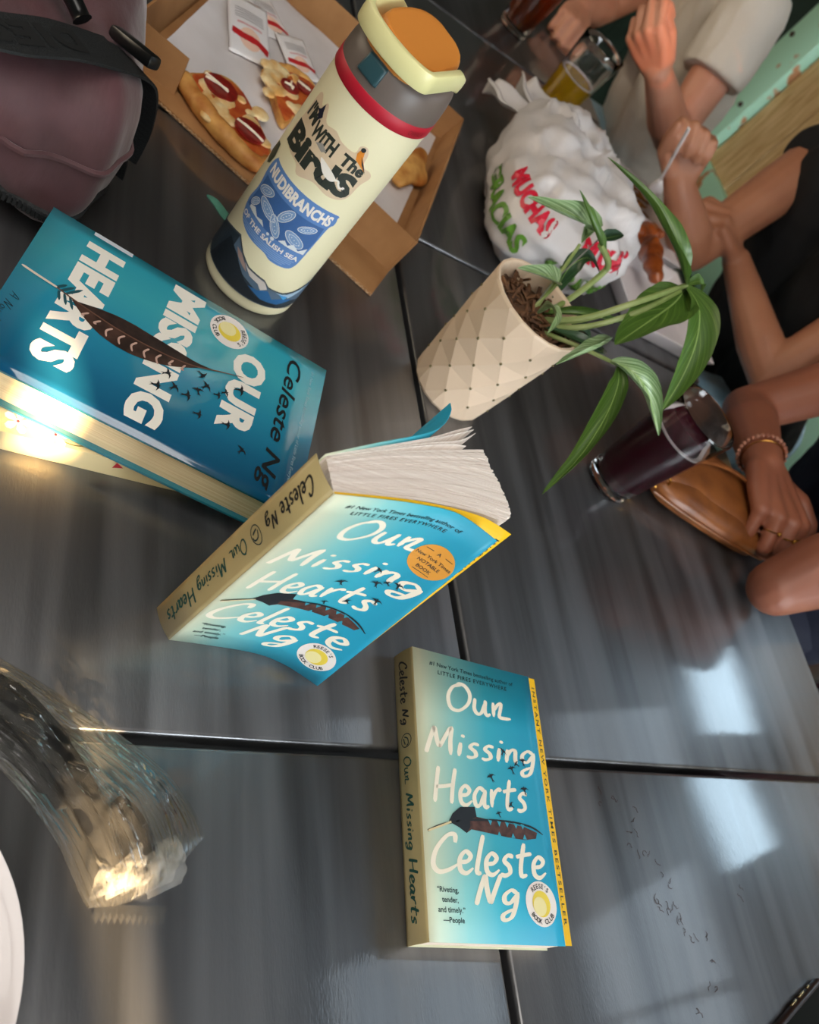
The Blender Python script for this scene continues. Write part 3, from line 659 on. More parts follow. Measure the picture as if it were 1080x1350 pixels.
outl = [(2, 30), (-1, 12), (3, 3), (12, -1), (24, -2), (30, -8), (44, -2), (58, -4), (68, -2), (74, 4), (76, 18), (80, 27), (76, 32), (68, 34), (66, 44), (62, 49), (57, 47), (56, 40), (44, 40), (36, 43), (26, 41), (20, 50), (17, 51), (14, 46), (8, 51), (3, 48)]
b1 = decal('bird_sticker', S(move([poly([(p.x, p.y) for p in cr([(a, b, 0) for a, b in outl], 4, True)])], x0, 149)), F1, m_stk, bt, .0003, .006)
def bl(P, m, off=.0005): return decal('sticker_lettering' if m is m_ol else 'sticker_bird', S(move(P, x0, 149)), F1, m, b1, off, .006)
bl(fit(text("I'M", .045), 4, 18, 30, 44, R(-4)), m_ol); bl(fit(text('WiTH', .045), 19, 44, 24, 38, R(-1)), m_ol); bl(fit(text('The', .045), 50, 72, 25, 36, R(-4)), m_ol)
bl(fit(text('BirdS', .055), 1, 73, 0, 23), m_ol)
bl([poly([(p.x, p.y) for p in cr([(38, 19, 0), (44, 18.5, 0), (52, 15.5, 0), (57, 12, 0), (54, 8.5, 0), (48, 9, 0), (43, 12.5, 0)], 4, True)]), stroke([(55, 11), (59, 12.5), (61, 9.5), (63, 8), (65.5, 9)], 1.7, 5, (1, 1)), disc(65.5, 9.2, 1.3, 10)], m_wb, .0007); bl([stroke([(66, 9), (69.5, 5.5)], .7), stroke([(50, 9), (49, 2)], .7), stroke([(47, 10), (44, 2.5)], .7)], m_black, .0009)
bl([poly([(59, 45), (62, 46), (64, 40), (69, 34), (72, 30), (66, 33), (60, 36), (58, 41)])], m_orange, .0007); bl([disc(60.5, 46, 2, 12), poly([(62, 41), (68, 35), (73, 29), (66, 35)])], m_black, .0008)
bl([poly([(17, 50), (19, 44), (21, 41), (18, 36), (15, 41), (12, 42), (15, 44)])], mat('sticker navy', '#1b1c2e', .4), .0008)
bl([poly([(28, 24), (36, 22), (39, 25), (33, 28)])], mat('sticker grey', '#9c958c', .4), .0007)
m_sb = mat('sticker blue', '#5f86bf', .4); m_sb2 = mat('sticker dark blue', '#3f659c', .4); m_pale = mat('sticker pale line', '#dfe2e2', .4)
x1 = X(-172); outl = [(0, 66), (4, 72), (9, 71), (70, 71), (76, 67), (77, 60), (74, 54), (72, 20), (70, 6), (64, 1), (50, 0), (42, 3), (28, 3), (16, 5), (6, 10), (0, 24), (2, 40), (-1, 56)]
b2 = decal('sea_sticker', S(move([poly([(p.x, p.y) for p in cr([(a, b, 0) for a, b in outl], 4, True)])], x1, 62.5)), F1, m_sb, bt, .0003, .006)
def sl(n, P, m, off=.0005): return decal(n, S(move(P, x1, 62.5)), F1, m, b2, off, .006)
sl('sticker_lettering', fit(text('NUDIBRANCHS', .045), 4, 73, 57, 68), m_wb); sl('sticker_lettering', fit(text('OF THE SALISH SEA', .03), 5, 69, 12, 17), m_wb)
sl('sticker_panel', [poly([(3, 21), (70, 21), (72, 38), (71, 54), (4, 54), (5, 40)])], m_sb2)
sl('sticker_slugs', [poly([(cx+rx*cos(a)*cos(t)-ry*sin(a)*sin(t), cy+rx*cos(a)*sin(t)+ry*sin(a)*cos(t)) for a in [k*2*pi/20 for k in range(20)]]) for cx, cy, rx, ry, t in ((14, 46, 9, 4, .5), (24, 36, 11, 4.5, -.3), (40, 45, 9, 4, 1.1), (37, 30, 10, 4, -.9), (56, 31, 10, 5, -.4), (60, 46, 8, 3.4, .5), (10, 30, 6, 3, .9))], mat('sticker mid blue', '#7d9cc4', .4), .0006)
lines = []
for cx, cy, rx, ry, t in ((14, 46, 9, 4, .5), (24, 36, 11, 4.5, -.3), (40, 45, 9, 4, 1.1), (37, 30, 10, 4, -.9), (56, 31, 10, 5, -.4), (60, 46, 8, 3.4, .5), (10, 30, 6, 3, .9)):
    for q in (1, .6): lines.append(stroke([(cx+q*rx*cos(a)*cos(t)-q*ry*sin(a)*sin(t), cy+q*rx*cos(a)*sin(t)+q*ry*sin(a)*cos(t)) for a in [k*2*pi/12 for k in range(13)]], .6*q, 3, (1, 1)))
    for k in range(5): lines.append(disc(cx+(k-2)*rx*.32*cos(t), cy+(k-2)*rx*.32*sin(t), .5, 8))
lines += [poly([(46, 22), (50, 26), (54, 23), (58, 27), (64, 23), (70, 29), (70, 21.5), (46, 21.5)]), poly([(8, 24), (14, 27), (20, 23), (26, 25), (30, 21.5), (8, 21.5)]), disc(36, 20, 1.4, 10), disc(41, 19.5, 1.8, 10)]
sl('sticker_lines', lines, m_pale, .0008)
sl('sticker_small_print', [poly([(a, y), (b, y), (b, y+.8), (a, y+.8)]) for a, b, y in ((8, 68, 9.8), (10, 66, 8), (14, 66, 6.2), (30, 62, 4.4), (46, 60, 2.6))], mat('sticker light blue', '#86a6d0', .4))
# mountain band round the foot
ridge = [(-250, 44), (-215, 52), (-190, 46), (-170, 54), (-150, 60), (-135, 50), (-122, 44), (-110, 43), (-100, 42), (-92, 37), (-84, 36), (-72, 35), (-60, 38), (-45, 45), (-30, 52), (-10, 46), (15, 40), (40, 50), (70, 42), (100, 50)]
top = [(X(a), z) for a, z in ridge]
b3 = decal('mountain_sticker', S([poly(top+[(X(100), 15), (X(-250), 15)])]), F1, mat('sticker slate', '#33404a', .4), bt, .0003, .006)
def ml_(P, c, off=.0005): return decal('mountain_print', S(P), F1, mat('sticker '+c, c, .4), b3, off, .006)
ml_([poly([(x, z-1.2) for x, z in top[4:16]]+[(X(-30), 22), (X(-60), 26), (X(-84), 22), (X(-110), 30), (X(-150), 40)])], '#5d7388')
ml_([poly([(X(-128), 45), (X(-110), 41.5), (X(-98), 40), (X(-92), 34), (X(-98), 30), (X(-104), 35), (X(-116), 37)])], '#d8cfc8', .0007)
ml_([poly([(X(-82), 34.5), (X(-66), 34), (X(-45), 42), (X(-34), 48), (X(-48), 36), (X(-60), 29), (X(-70), 31)])], '#a9c4d8', .0007)
ml_([poly([(X(-100), 29), (X(-90), 33), (X(-80), 25), (X(-70), 28), (X(-52), 27), (X(-70), 20), (X(-92), 21), (X(-112), 28)])], '#2f6aa0', .0009)
ml_([poly([(X(-76), 33), (X(-62), 31), (X(-66), 27)])], '#4aa0d8', .001)
ml_([poly([(X(-160), 50), (X(-140), 44), (X(-118), 30), (X(-100), 22), (X(-70), 18), (X(-70), 15), (X(-175), 15)])], '#1f2830', .0006)
ml_([poly([(X(-145), 50), (X(-136), 49), (X(-126), 43), (X(-121), 38), (X(-128), 40), (X(-138), 44)])], '#a98f86', .0009)
ml_([poly([(x, z) for x, z in top]+[(x, z-1.1) for x, z in top[::-1]]), poly([(X(-250), 15), (X(100), 15), (X(100), 16), (X(-250), 16)])], '#59636a', .0011)
decal('leaf_sticker', S([poly([(X(-184), 118), (X(-177), 122), (X(-175), 130), (X(-180), 140), (X(-190), 138), (X(-196), 126)])]), F1, mat('sticker leaf', '#3d4a3a', .4), bt, .0004, .006)

# ================================================================== PLANT
m_pot = mat('cream ceramic', '#ead0b4', .45, **{'Coat Weight': .15, 'Coat Roughness': .25}); m_hole = mat('olive dot', '#6a5f3a', .6)
pp = thing('plant_pot', 'cream ceramic pot with faceted diamonds and small dots, beside the drink', 'plant pot', (.524, .560, .0002), R(12))
def pr(z): return .0455+.0105*min(1, z/.142)
g = G(); n, rows = 20, 6; V = []
zs_ = [.004+.138*j/rows for j in range(rows+1)]
V += [(.043*cos(2*pi*i/n), .043*sin(2*pi*i/n), 0) for i in range(n)]
for j, z in enumerate(zs_):
    for i in range(n):
        out = 0.0 if j in (0, rows) else (.0009 if (i+j) % 2 else -.0009); a = 2*pi*(i)/n
        V.append(((pr(z)+out)*cos(a), (pr(z)+out)*sin(a), z))
F = [tuple(range(n-1, -1, -1))]
for j in range(rows+1):
    for i in range(n):
        a, b, c, d = j*n+i, j*n+(i+1) % n, (j+1)*n+(i+1) % n, (j+1)*n+i
        F += [(a, b, d), (b, c, d)] if (i+j) % 2 else [(a, b, c), (a, c, d)]
k = (rows+1)*n
for r, z in ((.0555, .1445), (.0530, .1445), (.0520, .142), (.050, .115), (.0, .115)):
    s = len(V); V += [(r*cos(2*pi*i/n), r*sin(2*pi*i/n), z) for i in range(n)]
    for i in range(n): F.append((k+i, k+(i+1) % n, s+(i+1) % n, s+i))
    k = s
pot = mesh('pot', V, F, m_pot, pp, True); sharp(pot, .12)
for j in range(1, rows):
    for i in range(n):
        if (i+j) % 2:
            a = 2*pi*i/n; z = zs_[j]; r = pr(z)+.0009; c = Vector((r*cos(a), r*sin(a), z)); G().ball(c, .0015, 8, 5).make('dot', m_hole, pot)
m_soil = mat('bark soil', '#3a2518', .9, col2='#6b4a30', nscale=60); m_bark = mat('bark chip', '#7a5334', .85, col2='#4a2f1d', nscale=50)
g = G().lathe([(.0505, .118), (.0505, .124), (.03, .128), (.0, .129)], 28); g.make('soil', m_soil, pp)
rnd = random.Random(11)
g = G()
for k in range(150):
    a, r = rnd.uniform(0, 2*pi), .047*math.sqrt(rnd.random()); c = Vector((r*cos(a), r*sin(a), .128+rnd.uniform(-.001, .006)))
    d = Vector((rnd.uniform(-1, 1), rnd.uniform(-1, 1), rnd.uniform(-.4, .6))).normalized()*rnd.uniform(.003, .008)
    g.tube([c-d, c+d], [rnd.uniform(.001, .0028)]*2, 5, flat=.6)
tag(g.make('bark_chips', m_bark, pp, smooth=False), None, None, None, 'stuff')
def leafmat(name, a, b, c):
    m = mat(name, a, .42, **{'Coat Weight': .15, 'Coat Roughness': .3}); nt = m.node_tree; bs = nt.nodes['Principled BSDF']
    uv = nt.nodes.new('ShaderNodeUVMap'); sp = nt.nodes.new('ShaderNodeSeparateXYZ'); nt.links.new(uv.outputs[0], sp.inputs[0])
    ab = nt.nodes.new('ShaderNodeMath'); ab.operation = 'SUBTRACT'; ab.inputs[1].default_value = .5; nt.links.new(sp.outputs[1], ab.inputs[0])
    a2 = nt.nodes.new('ShaderNodeMath'); a2.operation = 'ABSOLUTE'; nt.links.new(ab.outputs[0], a2.inputs[0])
    w1 = nt.nodes.new('ShaderNodeMath'); w1.operation = 'MULTIPLY_ADD'; w1.inputs[1].default_value = -1.1; nt.links.new(a2.outputs[0], w1.inputs[0]); nt.links.new(sp.outputs[0], w1.inputs[2])
    cm = nt.nodes.new('ShaderNodeCombineXYZ'); nt.links.new(w1.outputs[0], cm.inputs[0]); nt.links.new(a2.outputs[0], cm.inputs[1])
    nz = nt.nodes.new('ShaderNodeTexNoise'); nz.inputs['Scale'].default_value = 1; nz.inputs['Detail'].default_value = 3
    mp = nt.nodes.new('ShaderNodeMapping'); mp.inputs['Scale'].default_value = (22, 1.5, 1); nt.links.new(cm.outputs[0], mp.inputs[0]); nt.links.new(mp.outputs[0], nz.inputs[0])
    r = nt.nodes.new('ShaderNodeValToRGB'); e = r.color_ramp.elements; e.new(.5)
    for k, (p_, c_) in enumerate(((.40, a), (.56, b), (.70, c))): e[k].position = p_; e[k].color = (*lin(c_), 1)
    nt.links.new(nz.outputs[0], r.inputs[0])
    mx = nt.nodes.new('ShaderNodeMix'); mx.data_type = 'RGBA'; lt = nt.nodes.new('ShaderNodeMath'); lt.operation = 'LESS_THAN'; lt.inputs[1].default_value = .016
    nt.links.new(a2.outputs[0], lt.inputs[0]); nt.links.new(lt.outputs[0], mx.inputs[0]); nt.links.new(r.outputs[0], mx.inputs[6]); mx.inputs[7].default_value = (*lin('#8aa85c'), 1)
    nt.links.new(mx.outputs[2], bs.inputs['Base Color']); return m
m_leaf = leafmat('leaf green', '#3f5f20', '#4c6d28', '#738f42'); m_leafp = leafmat('leaf pale', '#5d7d45', '#9fb888', '#cdd8bd'); m_leafd = leafmat('leaf dark', '#1f3d22', '#2b4d2c', '#4c6e48')
m_stalk = mat('leaf stalk', '#7f9450', .5, col2='#a3ae74', nscale=30, nmap=(1, 1, .2))
def leaf(pts, wd, m=None, fold=.5, twist=0., petiole=0, prof=None, side=None, name='leaf', roll=0.):
    """blade along a midrib; fold is the V angle, twist in radians along the length"""
    P = cr(pts, 8); n = len(P)-1; V = []; uv = []; K = 8; prevs = None
    prof = prof or (.04, .55, .9, 1., .92, .72, .42, .03)
    for i, p in enumerate(P):
        s = i/n; t = (P[min(n, i+1)]-P[max(0, i-1)]).normalized()
        ref = Vector(side) if side else Vector((0, 0, 1)).cross(t)
        if ref.length < .2 and prevs is not None: ref = prevs
        ref = (ref-t*ref.dot(t)).normalized()
        if prevs is not None and ref.dot(prevs) < 0 and not side: ref = -ref
        prevs = ref; u = Matrix.Rotation(twist*s+roll, 3, t) @ ref; nn = t.cross(u)
        kk = s*(len(prof)-1); a = min(len(prof)-2, int(kk)); w_ = wd*(prof[a]+(prof[a+1]-prof[a])*(kk-a))
        for k in range(K+1):
            q = k/K*2-1; wav = .06*w_*sin(s*17+q*2)*abs(q)
            V.append(p+u*(q*w_*cos(fold*abs(q)))+nn*(abs(q)*w_*sin(fold*abs(q)) + wav)); uv.append((s*1.0, k/K))
    Q = [(i*(K+1)+k, i*(K+1)+k+1, (i+1)*(K+1)+k+1, (i+1)*(K+1)+k) for i in range(n) for k in range(K)]
    return mesh(name, V, Q, m or m_leaf, pp, True, uv, True)
def stalk(pts, r0, r1):
    P = cr(pts, 6); return G().tube(P, [r0+(r1-r0)*i/(len(P)-1) for i in range(len(P))], 8).make('stalk', m_stalk, pp, world=True)
E_ = (.662, .584, .225)
stalk([(.536, .560, .124), (.562, .545, .16), (.599, .551, .2), E_], .0042, .0028); stalk([(.542, .556, .124), (.566, .538, .158), (.605, .545, .196), (.655, .577, .22)], .0032, .0026)
leaf([E_, (.640, .582, .236), (.622, .586, .245), (.600, .605, .252), (.574, .632, .256), (.540, .668, .252)], .017, m_leaf, .75, .5, roll=-.4)
leaf([E_, (.668, .555, .226), (.667, .522, .212), (.657, .488, .19), (.640, .456, .166)], .020, m_leaf, .5, -.3, roll=.5)
leaf([(.664, .582, .222), (.645, .560, .212), (.612, .533, .197), (.566, .496, .182)], .029, m_leaf, .35, .3, roll=.25)
leaf([E_, (.682, .594, .231), (.694, .590, .222)], .008, m_leaf, .6)
stalk([(.540, .548, .124), (.560, .515, .15), (.581, .487, .17)], .0026, .0018)
leaf([(.581, .487, .170), (.580, .466, .164), (.566, .432, .148), (.544, .396, .124), (.512, .363, .1)], .0135, m_leaf, .7, .3, roll=.5)
leaf([(.576, .492, .168), (.592, .474, .178), (.618, .462, .170), (.648, .439, .150)], .017, m_leafp, 1.0, .2, roll=.7)
stalk([(.538, .575, .124), (.552, .602, .15), (.566, .632, .18)], .0026, .0018)
leaf([(.566, .632, .182), (.574, .650, .192), (.548, .645, .197), (.515, .637, .196), (.477, .632, .194)], .016, m_leafp, .9, .2, roll=-.5)
stalk([(.545, .568, .124), (.585, .600, .15), (.612, .626, .168), (.606, .626, .182), (.580, .626, .194)], .003, .0035)
leaf([(.596, .626, .186), (.575, .626, .196), (.550, .632, .208), (.525, .645, .221)], .008, m_leaf, 1.3, .3, roll=.3)
leaf([(.586, .640, .190), (.602, .648, .196), (.622, .660, .2)], .009, m_leafd, .6)
stalk([(.532, .572, .124), (.548, .590, .142), (.552, .596, .15)], .0018, .0013)
leaf([(.554, .597, .15), (.540, .593, .155), (.517, .586, .157), (.487, .579, .155)], .012, m_leafp, .8, .2, roll=-.4)
leaf([(.560, .594, .135), (.580, .632, .152), (.595, .640, .168), (.622, .640, .160)], .012, m_leafd, .5)
leaf([(.545, .570, .128), (.565, .563, .15), (.592, .563, .16), (.628, .564, .165)], .008, m_leaf, 1., roll=.4)
leaf([(.600, .536, .162), (.575, .515, .162), (.547, .495, .16), (.506, .468, .154)], .011, m_leafp, .9, .2, roll=.6)
leaf([(.536, .566, .126), (.531, .556, .148), (.533, .540, .15), (.526, .525, .14)], .007, m_leafp, .8)
leaf([(.560, .545, .128), (.572, .545, .148), (.582, .540, .142), (.572, .532, .130)], .010, m_leafd, .6)
leaf([(.536, .552, .126), (.560, .528, .146), (.585, .520, .152), (.60, .530, .15)], .010, m_leafd, .6)
g = G().tube([(.535, .575, .125), (.548, .598, .150), (.585, .640, .20)], .0007, 6); g.make('support_wire', mat('grey wire', '#8d8a84', .4, .5), pp, world=True)

# ================================================================== DRINKS
m_glass = mat('clear glass', (1, 1, 1), .0, **{'Transmission Weight': 1., 'IOR': 1.46})
def pint(label, loc, h, rb, rt_, liquid, lv, foam):
    t = thing('pint_glass', label, 'glass', loc); th = .0022
    ro = lambda z: rb+(rt_-rb)*(z/h)
    G().lathe([(0, .0), (rb-.002, 0), (rb, .0015)]+[(ro(z*h), z*h) for z in (.1, .3, .5, .7, .9, .985)]+[(rt_-th*.5, h)]+[(ro(z*h)-th, z*h) for z in (.985, .8, .6, .4, .2, .11)]+[(rb-.006, .012), (0, .012)], 56).make('glass_body', m_glass, t)
    pz = [.0125]+[.0125+(lv-.0125)*k/6 for k in range(1, 7)]
    G().lathe([(0, .0118), (rb-.0062, .0118)]+[(ro(z)-th+.0004, z) for z in pz[1:]]+[(0, lv)], 56).make('drink', liquid, t)
    if foam: G().lathe([(ro(lv)-th-.0055, lv+.0002), (ro(lv)-th-.0004, lv+.0002), (ro(lv)-th-.0004, lv+.0022), (ro(lv)-th-.0042, lv+.0016)], 56, closed=True).make('foam_ring', foam, t)
    return t
m_foam = mat('foam', '#d9cfd0', .6)
pint('pint glass of dark red drink on the table beside the potted plant', (.768, .506, .0003), .15, .031, .044, mat('dark red drink', '#330514', .25, **{'Specular IOR Level': .1}), .112, m_foam)
pint('half-full pint glass of yellow beer behind the white takeaway bag', (.905, 1.335, .0003), .15, .031, .044, mat('yellow beer', '#c79a10', .2, **{'Transmission Weight': .35, 'IOR': 1.34}), .085, m_foam)
pint('pint glass of amber beer beside a resting fist', (.895, 1.60, .0003), .15, .031, .044, mat('amber beer', '#7a3008', .2, **{'Transmission Weight': .3, 'IOR': 1.34}), .125, None)

# ================================================================== PIZZA BOX AND WHAT LIES IN IT
m_kraft = mat('kraft cardboard', '#a87a4c', .8, col2='#96693e', nscale=20); m_kraftd = mat('kraft cardboard edge', '#8a6848', .9, col2='#c3a27c', nscale=300)
m_parch = mat('parchment', '#dcd6d6', .6, col2='#cbc3c0', nscale=9, bump=.2, bscale=14)
px = thing('pizza_box', 'opened brown cardboard pizza box with its lid torn off, behind the bottle', 'box', (.385, .93, .0002))
def panel(name, a, b, c, d, m=m_kraft, th=.0028, par=px):
    a, b, c, d = map(Vector, (a, b, c, d)); f = lambda u, v: (a.lerp(b, u)).lerp(d.lerp(c, u), v); return sheet(name, f, 6, 2, m, par, thick=th, world=True, smooth=False)
FL, FR, BR_, BL_ = (.156, .835), (.462, .700), (.606, 1.040), (.298, 1.175)
g = G().prism([(.160, .812), (.432, .650), (.449, .678), FR, BR_, BL_, FL], .0, .0038); g.make('base', m_kraft, px, smooth=False, world=True)
panel('right_wall', (*FR, .003), (*BR_, .003), (.616, 1.046, .042), (.476, .716, .042)); panel('back_wall', (*BR_, .003), (*BL_, .003), (.300, 1.185, .042), (.616, 1.046, .042))
panel('left_wall', (*BL_, .003), (*FL, .003), (.149, .846, .042), (.292, 1.183, .042))
panel('dust_flap', (*FL, .003), (.206, .812, .004), (.207, .828, .039), (.149, .848, .042)); panel('dust_flap', (.402, .735, .004), (*FR, .003), (.476, .718, .042), (.414, .766, .037))
panel('front_lip', (.160, .812, .0042), (.432, .650, .0042), (.446, .681, .005), (.174, .842, .005), m_kraft, .001)
P0, P1 = Vector((.160, .8115, 0)), Vector((.432, .6495, 0)); V = []; F = []; NZ = 120; nrm = Vector((-.51, -.86, 0))
for k in range(NZ+1):
    p = P0.lerp(P1, k/NZ)+nrm*(.0006+.0006*random.random()); z = .0012+.0016*(k % 2); V += [p+Vector((0, 0, z-.0006)), p+Vector((0, 0, z+.0006)), p-nrm*.003+Vector((0, 0, z+.0006)), p-nrm*.003+Vector((0, 0, z-.0006))]
F = [(k*4+i, k*4+(i+1) % 4, k*4+4+(i+1) % 4, k*4+4+i) for k in range(NZ) for i in range(4)]
mesh('corrugated_edge', V, F, m_kraftd, px, False, None, True)
pc = thing('parchment_sheet', 'crumpled white parchment sheet lining the pizza box', 'paper', (.385, .93, .0045))
def fpar(u, v):
    a = Vector((.178, .846, 0)).lerp(Vector((.452, .715, 0)), u); b = Vector((.300, 1.160, 0)).lerp(Vector((.590, 1.030, 0)), u); p = a.lerp(b, v)
    p.z = .0048+.0016*(1+noise.noise(p*22))+.007*max(0, 1-u*7)**2; return p
sheet('sheet', fpar, 34, 34, m_parch, pc, world=True)
m_crust = mat('baked crust', '#d9a358', .6, col2='#a35c1c', nscale=30, namt=(.42, .68), bump=.3, bscale=60); m_cheese = mat('melted cheese', '#eed9a8', .4, col2='#d9a45c', nscale=60, bump=.4, bscale=90); m_sauce = mat('tomato sauce', '#a83418', .45, col2='#c8682c', nscale=70)
m_pep = mat('pepperoni', '#8c1f18', .35, col2='#6d140f', nscale=120); m_oil = mat('pale cheese shred', '#f3e7cd', .4)
def slice_(label, outline, crustpath, peps, z0, rad, seed):
    t = thing('pizza_slice', label, 'pizza', (outline[0][0], outline[0][1], z0), 0, 'pizza slices in the box')
    G().prism([(a.x, a.y) for a in cr([(x, y, 0) for x, y in outline], 5, True)], z0, z0+.009).make('base', m_crust, t, world=True, bevel=.002)
    cp = cr([(*p, 0) for p in crustpath], 8); n = len(cp); g = G(); rr = random.Random(seed)
    for i, p in enumerate(cp):
        s = i/(n-1); r = rad*(.55+.55*sin(pi*min(1, .12+s*.8)))*rr.uniform(.92, 1.08); g.ball((p.x, p.y, z0+max(.004, r*.72)), r, 12, 8)
    g.blob('crust', m_crust, t, .0022, 4)
    c = sum((Vector((*p, 0)) for p in outline), Vector())/len(outline)
    def tf(sc_, zz): return [((c+(a-c)*sc_*(1+.10*noise.noise(a*90+Vector((seed, 0, zz*900))))).x, (c+(a-c)*sc_*(1+.10*noise.noise(a*90+Vector((seed, 0, zz*900))))).y) for a in cr([(x, y, 0) for x, y in outline], 6, True)]
    G().prism(tf(.90, 0), z0+.008, z0+.0105).make('sauce', m_sauce, t, world=True, bevel=.0008)
    g = G()
    for k in range(26):
        q = c+Vector((rr.uniform(-1, 1)*.034, rr.uniform(-1, 1)*.038, 0)); g.ball((q.x, q.y, z0+.0105), rr.uniform(.006, .012), 9, 6, (1, 1, .3))
    g.blob('cheese', m_cheese, t, .0022, 2)
    for x, y, r in peps:
        g = G().lathe([(0, z0+.0120), (r*.9, z0+.0120), (r, z0+.0130), (r, z0+.0148), (r*.88, z0+.0150), (r*.5, z0+.0142), (0, z0+.0140)], 20, (x, y)); g.make('pepperoni', m_pep, t, world=True)
        for k in range(2):
            a = rr.uniform(0, 6.28); G().tube(cr([(x+r*.8*cos(a)+.3*r*rr.uniform(-1, 1), y+r*.8*sin(a), z0+.0155), (x+r*.3*cos(a), y+r*.2*sin(a), z0+.0160), (x-r*.4*cos(a+.5), y-r*.4*sin(a), z0+.0155)], 4), .0013, 6).make('cheese_shred', m_oil, t, world=True)
slice_('oblong pizza slice with two pepperoni discs, near the dust flap', [(.214, .832), (.230, .856), (.258, .874), (.280, .862), (.302, .812), (.310, .778), (.292, .756), (.250, .782)], [(.212, .838), (.214, .826), (.232, .798), (.258, .772), (.288, .754), (.306, .766)], [(.250, .840, .019), (.282, .792, .0175)], .0080, .0095, 4)
slice_('pointed pizza slice beside the seasoning packets', [(.313, .935), (.340, .955), (.372, .960), (.380, .945), (.352, .890), (.330, .846), (.318, .884)], [(.312, .932), (.330, .952), (.355, .963), (.380, .955)], [(.338, .915, .012), (.358, .930, .010)], .0080, .0075, 9)
t = thing('crust_piece', 'leftover round crust piece at the right wall of the box', 'crust', (.52, .90, .008)); g = G()
for k in range(12): a = k/11; g.ball((.490+.052*a, .858+.09*a, .0165), .010+.008*sin(pi*a), 12, 8, (1, 1, .6))
g.ball((.520, .905, .014), .026, 14, 9, (1, 1.2, .35)); g.blob('crust', m_crust, t, .0025, 6)
m_pk = mat('white sachet foil', '#ece7e6', .35, bump=.35, bscale=60); m_pkr = mat('sachet red', '#c2262b', .4); m_pkt = mat('sachet grey print', '#8a8482', .5); m_pkp = mat('sachet peach', '#efc7b0', .5); m_pkpk = mat('sachet pink print', '#dba0a0', .5)
def packet(label, o, ux, uy, w_, h_, z, tilt, full):
    """sachet: o = foot corner, ux = direction of its width"""
    t = thing('seasoning_packet', label, 'packet', (o[0], o[1], z), 0, 'seasoning packets in the pizza box'); O = Vector((o[0], o[1], z)); ux = Vector(ux).normalized(); uy = Vector(uy).normalized()
    def f(u, v): q = O+ux*u*w_+uy*v*h_; q.z += tilt*v+.0030*sin(pi*max(0, min(1, u)))*sin(pi*max(0, min(1, v)))+.0006*noise.noise(q*140); return q
    fl = lambda x, y: f(x, y)-Vector((o[0], o[1], z))
    s = sheet('sachet', f, 14, 18, m_pk, t, thick=.0008, world=True)
    D = lambda n, P, m, off=.0004: decal(n, P, fl, m, s, off, .12)
    D('emblem', [disc(.5, .30, .26, 24, .17)], m_pkp); D('ribbon', [stroke([(.08, .36), (.3, .31), (.5, .30), (.7, .29), (.94, .22)], .10, 5, (1, 1))], m_pkr, .0007)
    D('print', [poly([(.16, y), (.86, y), (.86, y+.012), (.16, y+.012)]) for y in (.60, .64, .68, .72, .76)], m_pkt); D('pink_print', [poly([(.2, .50), (.8, .50), (.8, .53), (.2, .53)])], m_pkpk)
packet('larger white seasoning packet with grey print, near the bare parchment', (.268, .942), (1, .12, 0), (-.02, 1, 0), .054, .115, .010, .004, True)
packet('seasoning packet half hidden beneath its neighbour', (.318, 1.020), (.9, .30, 0), (-.45, 1, 0), .045, .08, .0085, .001, False)
packet('small white seasoning packet lying closest to the pointed slice', (.350, .962), (.95, .45, 0), (-.30, 1, 0), .046, .072, .011, .002, False)

# ================================================================== TAKEAWAY BAG
m_bag = mat('white plastic bag', '#d3cdcb', .32, bump=.35, bscale=34, **{'Subsurface Weight': .15, 'Subsurface Radius': (.03, .03, .03), 'Sheen Weight': .1})
bg = thing('plastic_bag', 'crumpled white plastic takeaway bag with red and green lettering', 'bag', (.757, .950, .0002), R(-24))
def bagf(th, ph):
    c, s = cos(th), sin(th); k = cos(ph); se = lambda v, e: math.copysign(abs(v)**e, v)
    x, y, z = .116*se(c, .8)*se(k, .75), .215*se(s, .8)*se(k, .75), .068+.074*se(sin(ph), .85)
    y *= 1-.14*max(0, s); d = Vector((c*k, s*k, sin(ph)))
    q = Vector((x, y, z)); nz = noise.noise(q*11+Vector((3, 1, 7)))*.026-abs(noise.noise(q*21))*.030-abs(noise.noise(q*47+Vector((5, 5, 5))))*.012+.008+noise.noise(q*50)*.004-abs(noise.noise(q*Vector((60, 18, 30)).length*.03))*.004
    fade = .45 if (c < -.2 and abs(s) < .98 and sin(ph) < .6) else 1.
    q += d*nz*fade; q.z = max(.0006*(1+noise.noise(q*30)), q.z); return q
V = []; F = []; nu, nv = 96, 48
for j in range(nv+1):
    for i in range(nu): V.append(bagf(2*pi*i/nu, -pi/2+pi*j/nv))
F = [(j*nu+i, j*nu+(i+1) % nu, (j+1)*nu+(i+1) % nu, (j+1)*nu+i) for j in range(nv) for i in range(nu)]
mesh('bag_body', V, F, m_bag, bg)
def ear(base, tip, w_, seed):
    b, t_ = Vector(base), Vector(tip); sd = (t_-b).cross(Vector((0, 0, 1))).normalized()
    def f(u, v): q = b.lerp(t_, v)+sd*(u-.5)*w_*(1+.5*v-1.1*v*v); q.z += .012*sin(u*9+seed)*(.3+v)+.008*noise.noise(Vector((u*3, v*3, seed))); return q
    sheet('handle', f, 18, 14, m_bag, bg, thick=.0006)
ear((-.02, .17, .075), (-.105, .270, .060), .11, 1.); ear((.03, .16, .085), (.02, .285, .075), .10, 4.); ear((-.07, .12, .08), (-.155, .175, .05), .09, 7.)
def FBG(th0, ph0): return lambda x, y: bagf(th0+x, ph0+y)
m_gr = mat('bag green ink', '#5f8f32', .4); m_rd = mat('bag red ink', '#d31f3c', .4)
bb = bpy.data.objects['bag_body']
